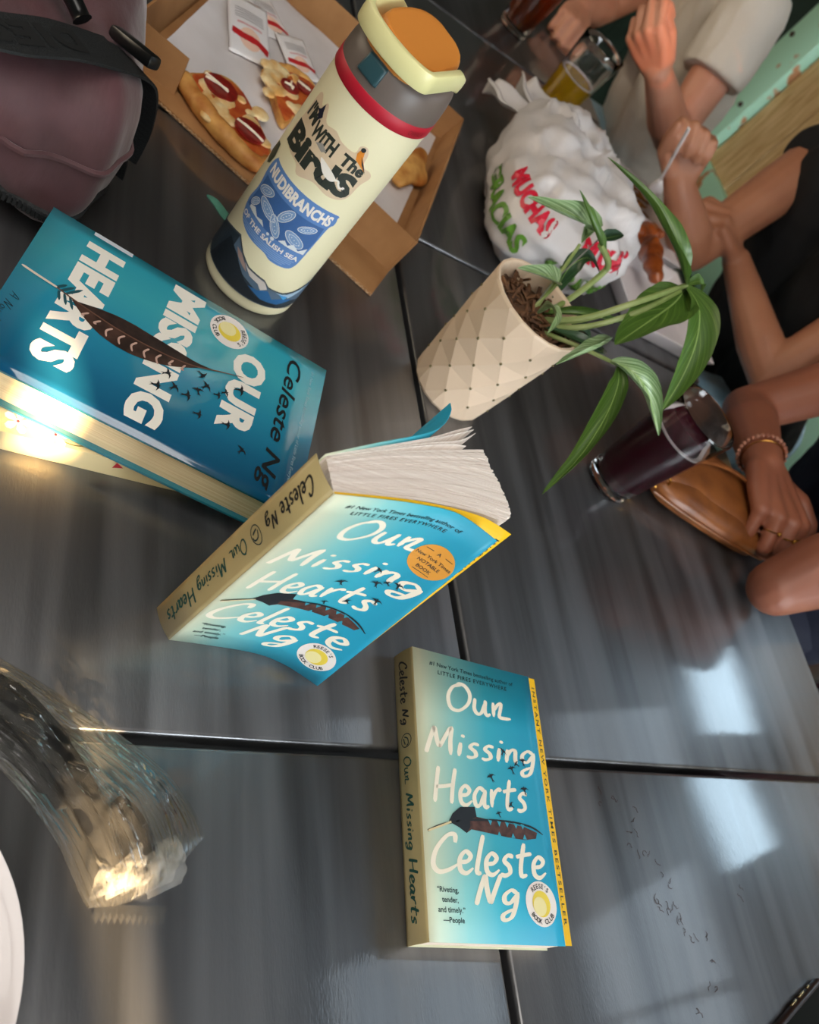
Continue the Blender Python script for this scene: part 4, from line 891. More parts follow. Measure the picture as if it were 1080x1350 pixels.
decal('lettering', fit(text('GRACIAS', .05), 0, 1.05, 0, .26), FBG(R(194), R(-10)), m_gr, bb, .0012, .03)
decal('lettering', fit(text('MUCHAS', .06), 0, .80, 0, .30), FBG(R(214), R(14)), m_rd, bb, .0012, .03)
decal('lettering', fit(text('MUCHAS', .06), 0, .75, 0, .30), FBG(R(275), R(22)), m_rd, bb, .0012, .03)
decal('lettering', fit(text('GRACIAS', .05), 0, .80, 0, .24), FBG(R(268), R(-4)), m_gr, bb, .0012, .03)

# ================================================================== FOOD TRAY
m_foam2 = mat('white foam', '#e4dcdc', .6, bump=.08, bscale=400)
ft = thing('food_container', 'open white foam container of noodles and fried chicken beside the bag', 'food container', (1.03, 1.04, .0002))
def tray(name, x0, x1, y0, y1, h, par):
    ins = .018; o_ = [(x0+ins, y0+ins), (x1-ins, y0+ins), (x1-ins, y1-ins), (x0+ins, y1-ins)]; t_ = [(x0, y0), (x1, y0), (x1, y1), (x0, y1)]; ti = [(x0+.007, y0+.007), (x1-.007, y0+.007), (x1-.007, y1-.007), (x0+.007, y1-.007)]; oi = [(x0+ins+.002, y0+ins+.002), (x1-ins-.002, y0+ins+.002), (x1-ins-.002, y1-ins-.002), (x0+ins+.002, y1-ins-.002)]
    V = [(*p, .0002) for p in o_]+[(*p, h) for p in t_]+[(*p, h) for p in ti]+[(*p, .003) for p in oi]
    F = [(3, 2, 1, 0)]+[(b*4+i, b*4+(i+1) % 4, b*4+4+(i+1) % 4, b*4+4+i) for b in range(3) for i in range(4)]+[(12, 13, 14, 15)]
    o = G().add(V, F).make(name, m_foam2, par, world=True, bevel=.003); return o
tr = tray('tray', .920, 1.126, 1.030, 1.262, .036, ft); ld = tray('lid', .915, 1.120, .812, 1.024, .030, ft)
G().box(.94, 1.106, 1.135, 1.139, .003, .030).make('divider', m_foam2, tr, world=True, bevel=.001)
for k in range(5): G().box(.965+k*.026, .983+k*.026, 1.2605, 1.2635, .030, .0365).make('latch_tab', m_foam2, tr, world=True, bevel=.0008)
m_nood = mat('fried noodles', '#b07a34', .4, col2='#7c4a1a', nscale=60)
rr = random.Random(5); g = G()
for k in range(150):
    c = Vector((rr.uniform(.952, 1.085), rr.uniform(1.15, 1.235), rr.uniform(.014, .036))); a = rr.uniform(0, 6.28); P = [c]
    for q in range(3): a += rr.uniform(-1, 1); P.append(P[-1]+Vector((cos(a)*.016, sin(a)*.016, rr.uniform(-.004, .004))))
    g.tube(cr(P, 3), .0016, 5)
tag(g.make('noodles', m_nood, ft, world=True), None, None, None, 'stuff')
m_chick = mat('glazed fried chicken', '#a3501a', .32, col2='#6d2c0c', nscale=45, bump=.6, bscale=80, **{'Coat Weight': .5, 'Coat Roughness': .2})
for n_, (lab, pts) in enumerate((('glazed fried chicken drumstick lying across the container hinge', [(1.000, .938, .045, .013), (1.003, .965, .046, .017), (1.010, .995, .047, .021), (1.020, 1.02, .046, .017)]), ('glazed fried chicken piece at the edge of the noodles', [(1.020, 1.064, .030, .018), (1.050, 1.080, .032, .020), (1.075, 1.100, .031, .016)]))):
    t = thing('chicken_piece', lab, 'chicken', (pts[0][0], pts[0][1], .02), 0, 'fried chicken pieces'); g = G()
    for x, y, z, r in pts: g.ball((x, y, z), r, 12, 8)
    for a, b in zip(pts, pts[1:]): g.tube([a[:3], b[:3]], [a[3]*.9, b[3]*.9], 12)
    for k in range(16): p = rr.choice(pts); g.ball((p[0]+rr.uniform(-1, 1)*p[3]*.8, p[1]+rr.uniform(-1, 1)*p[3]*.8, p[2]+rr.uniform(-.3, .9)*p[3]), p[3]*.38, 8, 6)
    g.blob('piece', m_chick, t, .0028, 2)

# ================================================================== PURSE, BACKPACK, PLATE, PHONE
m_tan2 = mat('tan leather', '#8a5228', .38, col2='#6f3f1e', nscale=30, bump=.15, bscale=160)
ps = thing('purse', 'small tan leather purse lying at the table edge under a fist', 'purse', (.952, .528, .0003), R(-14)); V = []; F = []; nu, nv = 40, 14
for j in range(nv+1):
    ph = -pi/2+pi*j/nv
    for i in range(nu):
        th = 2*pi*i/nu; se = lambda v, e: math.copysign(abs(v)**e, v); k = se(cos(ph), .55)
        q = Vector((.112*se(cos(th), .45)*k, .064*se(sin(th), .45)*k, .020+.020*se(sin(ph), .7))); q.z += .004*noise.noise(q*25)*(q.z > .01); V.append(q)
F = [(j*nu+i, j*nu+(i+1) % nu, (j+1)*nu+(i+1) % nu, (j+1)*nu+i) for j in range(nv) for i in range(nu)]
mesh('body', V, F, m_tan2, ps)
sheet('flap', lambda u, v: Vector((-.108+.216*u, .055-.095*v, .0415+.0012*sin(pi*v)-.006*(abs(u-.5)*2)**6-.008*v**8)), 20, 12, m_tan2, ps, thick=.002)
G().tube(cr([(-.109, -.058, .02), (-.05, -.0655, .021), (.05, -.0655, .021), (.109, -.058, .02)], 8), .0016, 8).make('piping', m_tan2, ps)
m_brass = mat('brass', '#b98a42', .25, 1.)
G().tube([(-.105+.011*cos(a), -.046, .030+.011*sin(a)) for a in [k*2*pi/20 for k in range(20)]], .0022, 8, closed=True).make('ring', m_brass, ps)
G().tube(cr([(-.104, -.048, .036), (-.06, .0, .052), (.02, .03, .055), (.07, .02, .054), (.08, -.03, .046)], 8), .0036, 8, flat=.5).make('strap', m_tan2, ps)

m_nyl = mat('maroon nylon', '#432327', .6, col2='#573338', nscale=16, bump=.5, bscale=45, bmap=(2.2, 1, .5), **{'Sheen Weight': .3}); m_web = mat('black webbing', '#15181a', .7, bump=.5, bscale=600); m_plast = mat('black plastic', '#0b0c0d', .28); m_zip = mat('zip teeth', '#202426', .4)
bp = thing('backpack', 'maroon nylon backpack with a black webbing strap beside the books', 'backpack', (.020, .672, .0003))
def bpf(th, ph):
    se = lambda v, e: math.copysign(abs(v)**e, v); c, s = cos(th), sin(th); k = se(cos(ph), .5)
    q = Vector((.135*se(c, .5)*k,   .138*se(s, .5)*k, .072+.072*se(sin(ph), .62)))
    q.x *= 1-.10*(q.z/.14); q += Vector((c*k, s*k, sin(ph)))*(noise.noise(q*13)*.011-abs(noise.noise(Vector((q.x*26+q.y*12, q.y*9, q.z*8))))*.010+noise.noise(q*31)*.003+.002*sin(q.x*110+q.z*30)*(s < 0)); q.z = max(.0004, q.z); return q
V = []; nu, nv = 88, 40
for j in range(nv+1):
    for i in range(nu): V.append(bpf(2*pi*i/nu, -pi/2+pi*j/nv))
mesh('main_bag', V, [(j*nu+i, j*nu+(i+1) % nu, (j+1)*nu+(i+1) % nu, (j+1)*nu+i) for j in range(nv) for i in range(nu)], m_nyl, bp)
def band(ph, r, m, name, t0=0, t1=360, off=.001, n=90):
    P = []
    for k in range(n+1):
        th = R(t0+(t1-t0)*k/n); q = bpf(th, R(ph)); P.append(q+Vector((cos(th), sin(th), 0))*off)
    return G().tube(P, r, 6).make(name, m, bp)
band(2, .0026, m_nyl, 'seam_piping', 180, 400, .0005); band(-24, .0052, m_web, 'zip_tape', 180, 400, -.001)
for k in range(56):
    th = R(225+k*1.35); q = bpf(th, R(-24))+Vector((cos(th), sin(th), 0))*.0042; G().box(q.x-.0012, q.x+.0012, q.y-.0016, q.y+.0016, q.z-.0028, q.z+.0028).make('zip_tooth', m_zip, bp, smooth=False)
def strap(pts, wd, m=m_web, name='strap', up=(0, 0, 1), th=.0022):
    P = cr(pts, 8); n = len(P)-1; V = []
    for i, p in enumerate(P):
        t_ = (P[min(n, i+1)]-P[max(0, i-1)]).normalized(); sd = t_.cross(Vector(up)).normalized(); up2 = sd.cross(t_)
        V += [p+sd*wd/2, p-sd*wd/2, p-sd*wd/2-up2*th, p+sd*wd/2-up2*th]
    return G().add(V, [(i*4+k, i*4+(k+1) % 4, (i+1)*4+(k+1) % 4, (i+1)*4+k) for i in range(n) for k in range(4)]+[(3, 2, 1, 0), tuple(n*4+k for k in range(4))]).make(name, m, bp, False)
SP = [(-.07, -.150, .150), (-.03, -.148, .156), (.014, -.136, .158), (.048, -.108, .155), (.088, -.070, .141)]
st = strap(SP, .034); fs = plin(SP)
def FSTR(x, y):
    p = fs(x); t_ = (fs(min(1, x+.02))-fs(max(0, x-.02))).normalized(); sd = t_.cross(Vector((0, 0, 1))).normalized(); return p-sd*(y-.5)*.034+Vector((0, 0, .0002))
decal('lettering', move(fit(text('DIESEL', .05, 0, 1.1), -.3, .3, -.3, .3), .48, .5, 1, 1, pi), FSTR, mat('strap embossing', '#07090a', .8), st, .0006, .1)
strap([(.086, -.072, .141), (.112, -.045, .122), (.128, -.02, .07), (.134, .0, .015)], .030); strap([(.098, -.075, .10), (.118, -.055, .06), (.128, -.035, .02)], .018)
G().box(-.024, .024, -.006, .006, -.005, .005).make('buckle', m_plast, bp, bevel=.003); b_ = bpy.data.objects['buckle']; b_.location = (.098, -.055, .143); b_.rotation_euler = (.2, .3, R(125))
G().tube(cr([(-.03, -.03, .158), (.02, -.045, .162), (.045, -.062, .160), (.058, -.075, .154)], 6), [.006]*18+[.007], 10).make('handle', m_plast, bp)
for x, y, z in ((.098, -.030, .118), (.118, -.052, .098)): G().box(-.0022, .0022, -.008, .008, -.001, .001).make('zip_pull', mat('steel bright', '#b9bcc0', .2, 1.), bp, bevel=.0006).location = (x, y, z)

m_porc = mat('white porcelain', '#cfc5c3', .18, **{'Coat Weight': .5})
pt = thing('plate', 'white round plate at the table corner beside the wrapped cutlery', 'plate', (.022, .030, .0003))
G().lathe([(0, .002), (.060, .002), (.064, 0), (.068, .002), (.085, .010), (.1085, .0185), (.1105, .0205), (.1100, .0220), (.107, .0215), (.084, .0140), (.066, .0065), (.0, .0055)], 80).make('dish', m_porc, pt)

m_case = mat('brown phone case', '#2d1c16', .4); m_scr = mat('black screen glass', '#05070a', .06, **{'Coat Weight': 1.}); m_gold = mat('gold button', '#c9a877', .25, 1.)
ph = thing('smartphone', 'dark smartphone in a brown case lying face up on the table', 'phone', (.868, -.0375, .0003), R(17.0))
G().box(-.155, .0, -.076, .0, 0, .0095).make('case', m_case, ph, bevel=.003, seg=3); G().box(-.151, -.004, -.072, -.004, .0094, .0098).make('screen', m_scr, ph, smooth=False)
for x0, x1 in ((-.026, -.020), (-.045, -.033), (-.062, -.050)): G().box(x0, x1, -.0002, .0014, .004, .0062).make('side_button', m_gold, ph, bevel=.0004)

# ================================================================== WRAPPED CUTLERY
ct = thing('cutlery_packet', 'clear plastic sleeve with black cutlery inside, glinting in the sun', 'cutlery packet', (.165, .12, .0004))
m_film = film('cellophane', (.97, .96, .93), .06, .05); m_film2 = film('crumpled cellophane', (.96, .95, .92), .12, .28); m_blk = mat('black cutlery plastic', '#0a0908', .55, bump=.3, bscale=90, **{'Specular IOR Level': .25})
A_ = plin([(.060, .216, 0), (.109, .198, 0), (.164, .168, 0), (.200, .145, 0), (.226, .121, 0), (.237, .098, 0)]); B_ = plin([(.060, .176, 0), (.100, .148, 0), (.128, .122, 0), (.150, .094, 0), (.163, .068, 0), (.168, .062, 0)])
C_ = plin([(.210, .057, 0), (.214, .056, 0), (.222, .064, 0), (.2375, .097, 0)])
def flm(sgn):
    def f(u, v):
        p = A_(u).lerp(B_(u), v); e = sin(pi*v)*min(1, (1-u)*5+.03)
        if u > .8: p = p.lerp(Vector((.168+.068*(1-v), .062+.036*(1-v)-.012*sin(pi*v), 0)), ((u-.8)/.2)**1.5)
        z = .0012+(.024*e**.7 if sgn > 0 else .0)
        q = Vector((p.x, p.y, 0)); d = (A_(u)-B_(u)).normalized()
        w_ = noise.noise(Vector((u*9, v*5, 1.3)))*.006-abs(noise.noise(Vector((u*7+v*4, v*11-u*3, 2.7))))*.012-abs(noise.noise(Vector((u*22, v*16, 5.))))*.004
        return Vector((p.x, p.y, max(.0008 if sgn > 0 else .0004, z+(w_*e if sgn > 0 else 0))))
    return f
sheet('sleeve', flm(1), 90, 46, m_film, ct, world=True); sheet('sleeve_back', flm(-1), 30, 12, m_film, ct, world=True)
tp = []
for k in range(24): s = k/23; p = Vector((.211, .0565, .001)).lerp(Vector((.171, .0605, .001)), s); tp.append(p+Vector((0, -.003 if k % 2 else -.0065, .0)))
V = [Vector((.213, .060, .001)), Vector((.172, .064, .001))]+tp; mesh('sealed_edge', V, [(0, 1)+tuple(range(25, 1, -1))], m_film, ct, False, None, True)
G().tube(cr([(.070, .196, .010), (.106, .176, .011), (.125, .160, .012), (.148, .134, .012), (.172, .098, .010), (.182, .085, .008)], 8), [.009]*10+[.011]*12+[.0095]*19, 10, flat=.5, up=(0, 0, 1)).make('knife_handle', m_blk, ct, world=True)
G().tube(cr([(.066, .178, .006), (.109, .155, .006), (.134, .136, .006), (.152, .114, .005)], 8), [.010]*12+[.009]*8+[.006]*4+[.002], 10, flat=.4, up=(0, 0, 1)).make('fork_handle', m_blk, ct, world=True)
G().tube(cr([(.178, .118, .007), (.190, .104, .007), (.199, .086, .006), (.195, .076, .004)], 8), [.003, .0045, .0055, .006, .0065]+[.007]*14+[.006]*4+[.004]*2, 10, flat=.3, up=(0, 0, 1)).make('spoon_bowl', m_blk, ct, world=True)

rr = random.Random(13)
for k in range(5):
    a = Vector((.168+.008*k, .064+.003*rr.random(), .001)); d = Vector((.012+.004*rr.random(), .005, 0)); e = Vector((-.006+.012*rr.random(), .020+.008*rr.random(), 0)); sd = k*3.7
    def fc_(u, v, a=a, d=d, e=e, sd=sd): q = a+d*u*1.6+e*v; q.z = .001+.016*abs(noise.noise(Vector((u*2.2+sd, v*2.6, sd))))*(1-.4*v)+.010*sin(pi*v)*(.4+.6*u); return q
    sheet('crumple', fc_, 10, 12, m_film2, ct, world=True)
# small things on the steel
rr = random.Random(21); g = G()
spots = [(.616, .129), (.637, .129), (.650, .10), (.665, .085), (.672, .064), (.677, .052), (.677, .045), (.668, .040), (.661, .034), (.676, .034), (.684, .026), (.693, .020), (.700, .010), (.714, -.006), (.712, .004), (.681, -.037), (.705, -.03), (.79, .043), (.66, .115), (.645, .085)]
for x, y in spots:
    for k in range(2):
        a = rr.uniform(0, 6.28); P = [Vector((x+rr.uniform(-.006, .006), y+rr.uniform(-.006, .006), .0004))]
        for q in range(4): a += rr.uniform(-1.6, 1.6); P.append(P[-1]+Vector((cos(a), sin(a), 0))*rr.uniform(.0012, .0032))
        g.tube(cr(P, 3), .00022, 4)
tag(g.make('fibre_scraps', mat('reddish fibre', '#4a3430', .7), None), 'tiny curly reddish fibres scattered on the bare steel', 'fibres', None, 'stuff')
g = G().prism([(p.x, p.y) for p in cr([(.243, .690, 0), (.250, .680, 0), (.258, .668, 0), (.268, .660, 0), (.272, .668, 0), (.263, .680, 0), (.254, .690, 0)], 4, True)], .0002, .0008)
tag(g.make('mint_mark', mat('mint mark', '#5f9c86', .5, col2='#4d8673', nscale=80)), 'flat mint-green mark on the dark steel beside the bottle', 'mark')  # small flat mint-green patch just above the steel

# ================================================================== PEOPLE AT THE TABLE
def skin(name, a, b): return mat(name, a, .5, col2=b, nscale=14, **{'Subsurface Weight': .12, 'Subsurface Radius': (.02, .008, .004), 'Subsurface Scale': .5})
def hand(g, wrist, fwd, back, thumb, curls, s=1., th=((.55, .75, -.25), (.85, .25, -.35), (.9, -.1, -.4)), spread=(.08, .02, -.04, -.12), wide=1.):
    """five fingers on a palm; thumb = direction of the thumb side; curls = (mcp, pip, dip) degrees for index..little"""
    w_ = Vector(wrist); f = Vector(fwd).normalized(); b = Vector(back); b = (b-f*b.dot(f)).normalized(); t = Vector(thumb); t = (t-f*t.dot(f)-b*t.dot(b)).normalized()
    tips = []
    lens = ((.040, .025, .020), (.044, .028, .021), (.041, .026, .020), (.032, .020, .017)); lat = tuple(x*wide for x in (.029, .0095, -.0100, -.0285)); dep = (.082, .086, .081, .072)
    for i in range(4):
        k = w_+f*dep[i]*s+t*lat[i]*s+b*(.003, .006, .004, -.001)[i]*s
        g.chain([w_+t*lat[i]*.45*s+f*.01*s, w_+f*dep[i]*.55*s+t*lat[i]*.8*s, k], [.0165*s, .0145*s, .0118*s])
        a = 0; p = k; P = [k]; d0 = (f+t*spread[i]).normalized()
        for q in range(3):
            a += R(curls[i][q]); d = d0*cos(a)-b*sin(a); p = p+d*lens[i][q]*s; P.append(p)
        rr_ = .0095*s if i < 3 else .0082*s
        g.chain(P, [rr_*1.12, rr_, rr_*.9, rr_*.74]); tips.append(P)
    p = w_+f*.018*s+t*.020*s-b*.006*s; P = [p]
    for (x, y, z), l in zip(th, (.042, .032, .026)): p = p+(f*x+t*y+b*z).normalized()*l*s; P.append(p)
    g.chain(P, [.016*s, .0125*s, .0108*s, .0085*s]); tips.append(P); return tips
def arm(g, sh, el, wr, k=1.):
    sh, el, wr = map(Vector, (sh, el, wr)); u = (wr-el)
    g.chain([sh, sh.lerp(el, .35), sh.lerp(el, .8), el], [.050*k, .047*k, .040*k, .037*k]); g.chain([el, el+u*.28, el+u*.65, wr], [.037*k, .041*k, .033*k, .0255*k]); g.tube([wr-u*.1, wr], [.026*k, .025*k], 12)
def head(g, c, face):
    c = Vector(c); f = Vector(face).normalized(); s = Vector((0, 0, 1)).cross(f).normalized(); u = f.cross(s)
    g.ball(c+u*.02-f*.012, .088, 18, 12, (1, 1, 1.08)); g.ball(c-u*.045+f*.022, .062, 16, 10); g.ball(c-u*.085+f*.040, .032, 12, 8)
    g.chain([c+f*.086+u*.012, c+f*.104-u*.022], [.009, .014]); g.ball(c+f*.088-u*.052, .016, 10, 6)
    for k in (-1, 1): g.ball(c+s*k*.082-f*.01, .017, 10, 7, (.6, 1, 1.4)); g.ball(c+s*k*.036+f*.078+u*.026, .013, 10, 6)
    return c, f, s, u
def person(label, hip, neck, headc, shoulders, elbows, wrists, hands, sk, shirt, sleeve, trousers, hairc, face=(-1, 0, -.25), knees_x=1.14, bare_leg=False, k=1., hem=None):
    """seated figure facing the table: body skin, shirt, trousers, shoes, hair, eyes, mouth"""
    t = thing('person', label, 'person', (hip[0], hip[1], ZF)); g = G(); hip, neck, headc = map(Vector, (hip, neck, headc)); SL, SR = map(Vector, shoulders)
    g.chain([neck-Vector((0, 0, .05)), neck, headc-Vector((0, 0, .07))], [.055, .048, .05]); hc = head(g, headc, face)
    ch = (SL+SR)/2*.62+hip*.38; wa = (SL+SR)/2*.28+hip*.72; lat = (SR-SL).normalized()
    g.limb(SL, .046, neck-Vector((0, 0, .03)), .05); g.limb(SR, .046, neck-Vector((0, 0, .03)), .05)
    for q in (-1, 1):
        g.chain([(SL+SR)/2+lat*q*.09, ch+lat*q*.07, wa+lat*q*.06, hip+lat*q*.075], [.075, .095, .085, .095])
        kn = Vector((knees_x, hip.y+q*.11, hip.z-.0)); an = Vector((knees_x+.04, hip.y+q*.12, ZF+.10)); g.chain([hip+lat*q*.08, kn], [.082, .058]); g.chain([kn, kn.lerp(an, .4), an], [.056, .05, .034])
    fing = []
    for i in range(2): arm(g, shoulders[i], elbows[i], wrists[i], k); fing.append(hand(g, wrists[i], **hands[i]))
    bd = g.blob('body', sk, t, .0036, 5)
    g = G(); cf = .012
    g.limb(SL, .052+cf, SR, .052+cf); g.limb(SL, .05+cf, neck-Vector((0, 0, .055)), .055); g.limb(SR, .05+cf, neck-Vector((0, 0, .055)), .055)
    for q in (-1, 1): g.chain([(SL+SR)/2+lat*q*.09, ch+lat*q*.075, wa+lat*q*.072, hip+lat*q*.082+Vector((0, 0, .03))], [.08+cf, .10+cf, .094+cf, .100+cf])
    for i in range(2):
        if sleeve: a, b = Vector(shoulders[i]), Vector(elbows[i]); g.chain([a, a.lerp(b, sleeve*.6), a.lerp(b, sleeve)], [.056+cf, .058+cf, .055+cf], True, False)
    if hem: g.chain([hip, Vector(hem)], [.13, .14])
    so = g.blob('shirt', shirt, t, .006, 4)
    so.modifiers.new('d', 'DISPLACE'); d = so.modifiers['d']; tx = bpy.data.textures.new('folds', 'CLOUDS'); tx.noise_scale = .07; d.texture = tx; d.strength = .014; d.mid_level = .5; d.texture_coords = 'LOCAL'
    g = G()
    for q in (-1, 1):
        kn = Vector((knees_x, hip.y+q*.11, hip.z)); an = Vector((knees_x+.04, hip.y+q*.12, ZF+.12)); hp = hip+lat*q*.08
        e = hp.lerp(kn, .55) if bare_leg else kn; g.chain([hp+Vector((.03, 0, .03)), hp, e], [.105, .098, .082 if bare_leg else .072], True, not bare_leg)
        if not bare_leg: g.chain([kn, an], [.072, .055], True, False)
    g.limb(hip-lat*.08, .106, hip+lat*.08, .106); to = g.blob('trousers', trousers, t, .006, 4)
    for q in (-1, 1):
        an = Vector((knees_x+.04, hip.y+q*.12, ZF+.04)); G().chain([an+Vector((.03, 0, 0)), an+Vector((-.06, 0, -.005)), an+Vector((-.15, 0, -.012))], [.036, .035, .026]).blob('shoe', mat('dark shoe', '#202022', .5), t, .005, 3)
    c, f, s, u = hc; g = G(); g.ball(c+u*.036-f*.026, .094, 18, 12, (1, 1, 1.05)); g.chain([c-f*.06, c-f*.09-u*.10, c-f*.10-u*.22], [.075, .06, .045])
    for q in (-1, 1): g.chain([c+s*q*.07+u*.03-f*.02, c+s*q*.088-u*.06-f*.03], [.04, .03])
    g.blob('hair', hairc, t, .006, 4)
    for q in (-1, 1):
        ey = G().ball(c+s*q*.034+f*.0815+u*.014, .0100, 12, 8).make('eye', mat('eye', '#b9b2aa', .2), t, world=True); G().ball(c+s*q*.034+f*.0875+u*.012, .0052, 10, 7).make('iris', mat('iris', '#2a1a12', .15), ey, world=True)
        G().tube(cr([c+s*q*.018+f*.090+u*.036, c+s*q*.036+f*.089+u*.041, c+s*q*.052+f*.078+u*.036], 4), .0030, 6).make('eyebrow', hairc, t, world=True)
    G().tube(cr([c-s*.024+f*.098-u*.053, c+f*.106-u*.050, c+s*.024+f*.098-u*.053], 5), .005, 8).make('mouth', mat('lips', '#8a4038', .5), t, world=True)
    return t, fing
sk1 = skin('fair skin', '#d79a7e', '#cf8e72'); sk2 = skin('light brown skin', '#b27a5c', '#a66e52'); sk3 = skin('brown skin', '#9a5f47', '#8d5540')
m_tee = mat('white cotton', '#e6dccf', .8, bump=.1, bscale=500); m_blk2 = mat('black cotton', '#0b0c0f', .85); m_navy = mat('navy cotton', '#0c1228', .8); m_denim = mat('light denim', '#8fb2c2', .8, col2='#b4cdd6', nscale=22, bump=.2, bscale=300)
h_blond = mat('blond hair', '#a98452', .5, col2='#7a5a34', nscale=60, nmap=(1, 1, .1)); h_dark = mat('dark hair', '#1c1411', .45, col2='#2c1f19', nscale=60); h_brown = mat('brown hair', '#3a241a', .45, col2='#24150f', nscale=60)
FIST = ((75, 85, 45), (78, 85, 45), (80, 85, 45), (82, 85, 45)); REL = ((25, 40, 25), (35, 45, 30), (45, 50, 30), (50, 55, 30))
# white shirt: left forearm raised to the face, right fist on the far table
person('person in a white t-shirt with one forearm raised', (1.52, 1.78, -.19), (1.335, 1.745, .375), (1.26, 1.735, .535), ((1.262, 1.565, .30), (1.345, 1.925, .295)),
    ((1.243, 1.442, .07), (1.215, 1.905, .062)), ((1.050, 1.372, .162), (1.088, 1.772, .060)),
    (dict(fwd=(-.86, .16, .38), back=(-.35, -.80, -.45), thumb=(.2, .35, .9), curls=((55, 80, 40), (60, 85, 40), (62, 85, 40), (65, 85, 40)), th=((.9, .25, -.35), (.85, -.2, -.5), (.7, -.4, -.6))), dict(fwd=(-.42, -.86, -.14), back=(-.1, -.15, 1), thumb=(.9, -.4, 0), curls=((50, 75, 40), (55, 80, 40), (58, 80, 40), (60, 80, 40)), th=((.7, .5, -.5), (.9, -.2, -.4), (.8, -.5, -.3)))),
    sk1, m_tee, .52, m_denim, h_blond, (-1, -.15, -.2), bare_leg=True)
# black top: fork in the right hand, left hand curled over the food
p2, fg2 = person('person in a black top holding a white plastic fork', (1.60, 1.07, -.19), (1.430, 1.065, .345), (1.365, 1.065, .505), ((1.385, .895, .272), (1.355, 1.235, .255)),
    ((1.296, .855, .038), (1.165, 1.085, .048)), ((1.246, 1.070, .084), (1.043, 1.113, .120)),
    (dict(fwd=(-.62, .42, .30), back=(.15, -.2, 1), thumb=(-.3, .9, -.1), curls=((35, 55, 35), (45, 60, 35), (55, 65, 35), (60, 65, 35)), th=((.7, .5, -.5), (.95, .0, -.35), (.95, -.1, -.3)), s=.98), dict(fwd=(-.35, .28, .72), back=(.35, .75, -.05), thumb=(-.85, .30, -.5), curls=((65, 85, 45), (75, 85, 45), (80, 85, 45), (82, 85, 45)), th=((.75, .55, -.45), (.9, .05, -.55), (.85, -.2, -.5)), s=.98)),
    sk2, m_blk2, 0, m_denim, h_dark, (-1, -.1, -.35))
# navy dress: ringed right fist on the purse, left elbow on the table
p3, fg3 = person('person in navy with rings and a beaded bracelet, elbow on the table', (1.60, .62, -.19), (1.395, .60, .345), (1.315, .585, .50), ((1.285, .425, .245), (1.385, .765, .262)),
    ((1.012, .388, .040), (1.140, .722, .040)), ((1.175, .458, .205), (1.050, .570, .071)),
    (dict(fwd=(.05, .35, .9), back=(.9, -.3, .1), thumb=(-.3, -.8, .2), curls=REL), dict(fwd=(-.08, -.95, -.05), back=(-.15, -.10, 1), thumb=(1, -.1, 0.1), curls=((38, 88, 50), (42, 88, 50), (45, 88, 50), (48, 88, 50)), th=((.40, .92, .02), (.92, .30, -.10), (.93, -.28, -.25)), s=1.1, wide=1.12)),
    sk3, m_navy, 0, m_navy, h_brown, (-1, -.1, -.3))
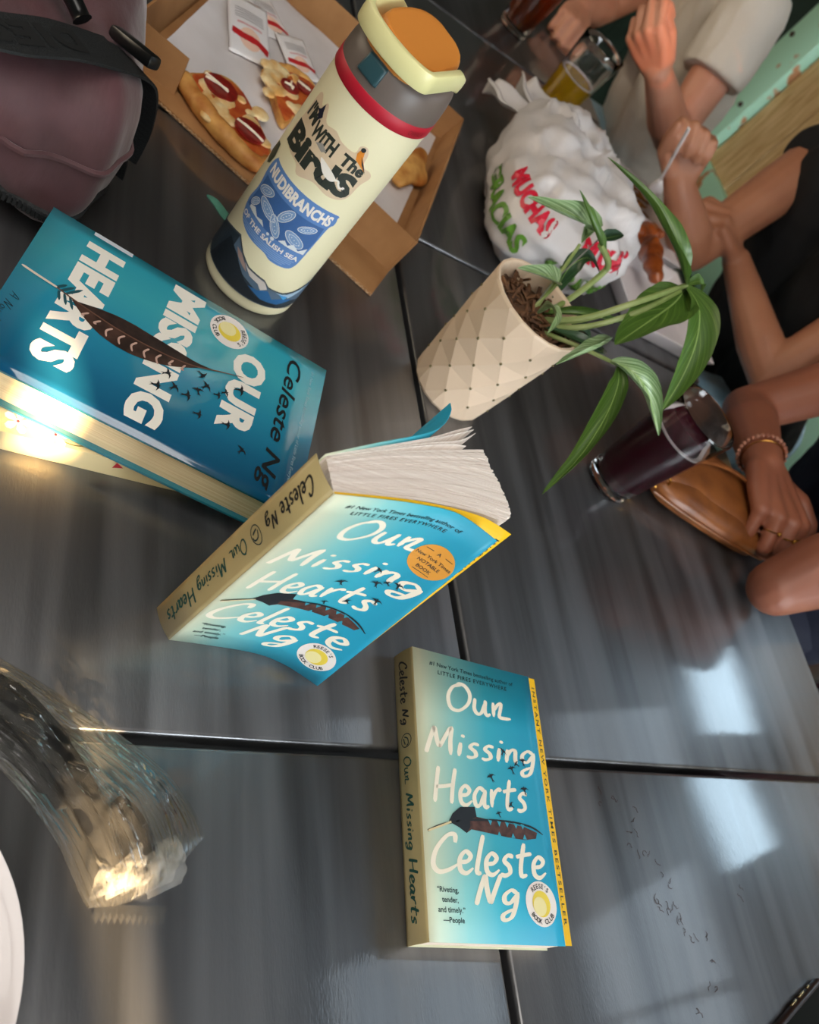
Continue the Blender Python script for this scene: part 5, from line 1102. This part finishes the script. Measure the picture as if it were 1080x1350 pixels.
# bracelet and rings of the navy figure
m_bead = mat('pink beads', '#c08a74', .35, col2='#a5654f', nscale=90)
W3 = Vector((1.050, .570, .071)); E3 = Vector((1.140, .722, .040)); ud = (E3-W3).normalized(); c3 = W3+ud*.030; v1 = ud.orthogonal().normalized(); v2 = ud.cross(v1)
bro = bpy.data.objects.new('bracelet', None); COL.objects.link(bro); bro.parent = p3
for k in range(30):
    a = 2*pi*k/30; G().ball(root_inv(p3) @ (c3+(v1*cos(a)+v2*sin(a))*.0322), .0033, 8, 6).make('bead', m_bead, bro)
G().tube([root_inv(p3) @ (W3+ud*.020+(v1*cos(a)+v2*sin(a))*.0292) for a in [k*2*pi/32 for k in range(32)]], .0008, 6, closed=True).make('chain_bracelet', m_brass, p3)
for fi, nm in ((1, True), (2, False), (0, False)):
    P = fg3[1][fi]; c = P[0].lerp(P[1], .45); d = (P[1]-P[0]).normalized(); a1 = d.orthogonal().normalized(); a2 = d.cross(a1); M3 = root_inv(p3)
    if fi == 0 or nm: ro = G().tube([M3 @ (c+(a1*cos(a)+a2*sin(a))*.0112) for a in [k*2*pi/24 for k in range(24)]], .0014, 6, closed=True).make('ring', m_brass, p3)
    else: ro = G().tube([M3 @ (c+(a1*cos(a)+a2*sin(a))*.0108) for a in [k*2*pi/24 for k in range(24)]], .0011, 6, closed=True).make('ring', m_brass, p3)
    up3 = (Vector((-.1, -.25, 1))-d*Vector((-.1, -.25, 1)).dot(d)).normalized()
    if fi: G().ball(M3 @ (c+up3*.0135), .0042 if nm else .0032, 8, 6).make('ring_stone', m_brass, ro)
# thumb nail
P = fg3[1][4]; d = (P[3]-P[2]).normalized(); n_ = Vector((.25, -.2, .9)); n_ = (n_-d*n_.dot(d)).normalized()
G().ball(root_inv(p3) @ (P[3]-d*.002+n_*.0062), .0058, 10, 6, (.9, 1.1, .45)).make('thumb_nail', mat('nail', '#c99384', .3), p3)

# plastic fork held by the figure in black
fk = thing('plastic_fork', 'white plastic fork held above the noodles', 'fork', (1.036, 1.124, .07)); m_fk = mat('white plastic', '#e6e0de', .3)
tip, top_ = Vector((1.036, 1.124, .072)), Vector((.926, 1.060, .208)); dd = (top_-tip).normalized(); sd = dd.cross(Vector((.5, .8, .1))).normalized(); nr = sd.cross(dd)
G().tube(cr([tip+dd*.045, tip+dd*.075+nr*.001, top_], 6), [.0040]+[.0026]*6+[.0030]*6, 8, flat=.6).make('handle', m_fk, fk, world=True)
def fkf(u, v): return tip+dd*(.016+.034*v)+sd*(u-.5)*.023*(1-.75*max(0, v-.45)/.55)+nr*(.004*sin(pi*u)*-1)
sheet('head', fkf, 8, 8, m_fk, fk, thick=.0014, world=True)
for k in range(4): o_ = (k-1.5)*.0062; G().tube([tip+dd*.018+sd*o_, tip+dd*.004+sd*o_, tip-dd*.006+sd*o_*.95], [.0018, .0016, .0007], 6).make('tine', m_fk, fk, world=True)
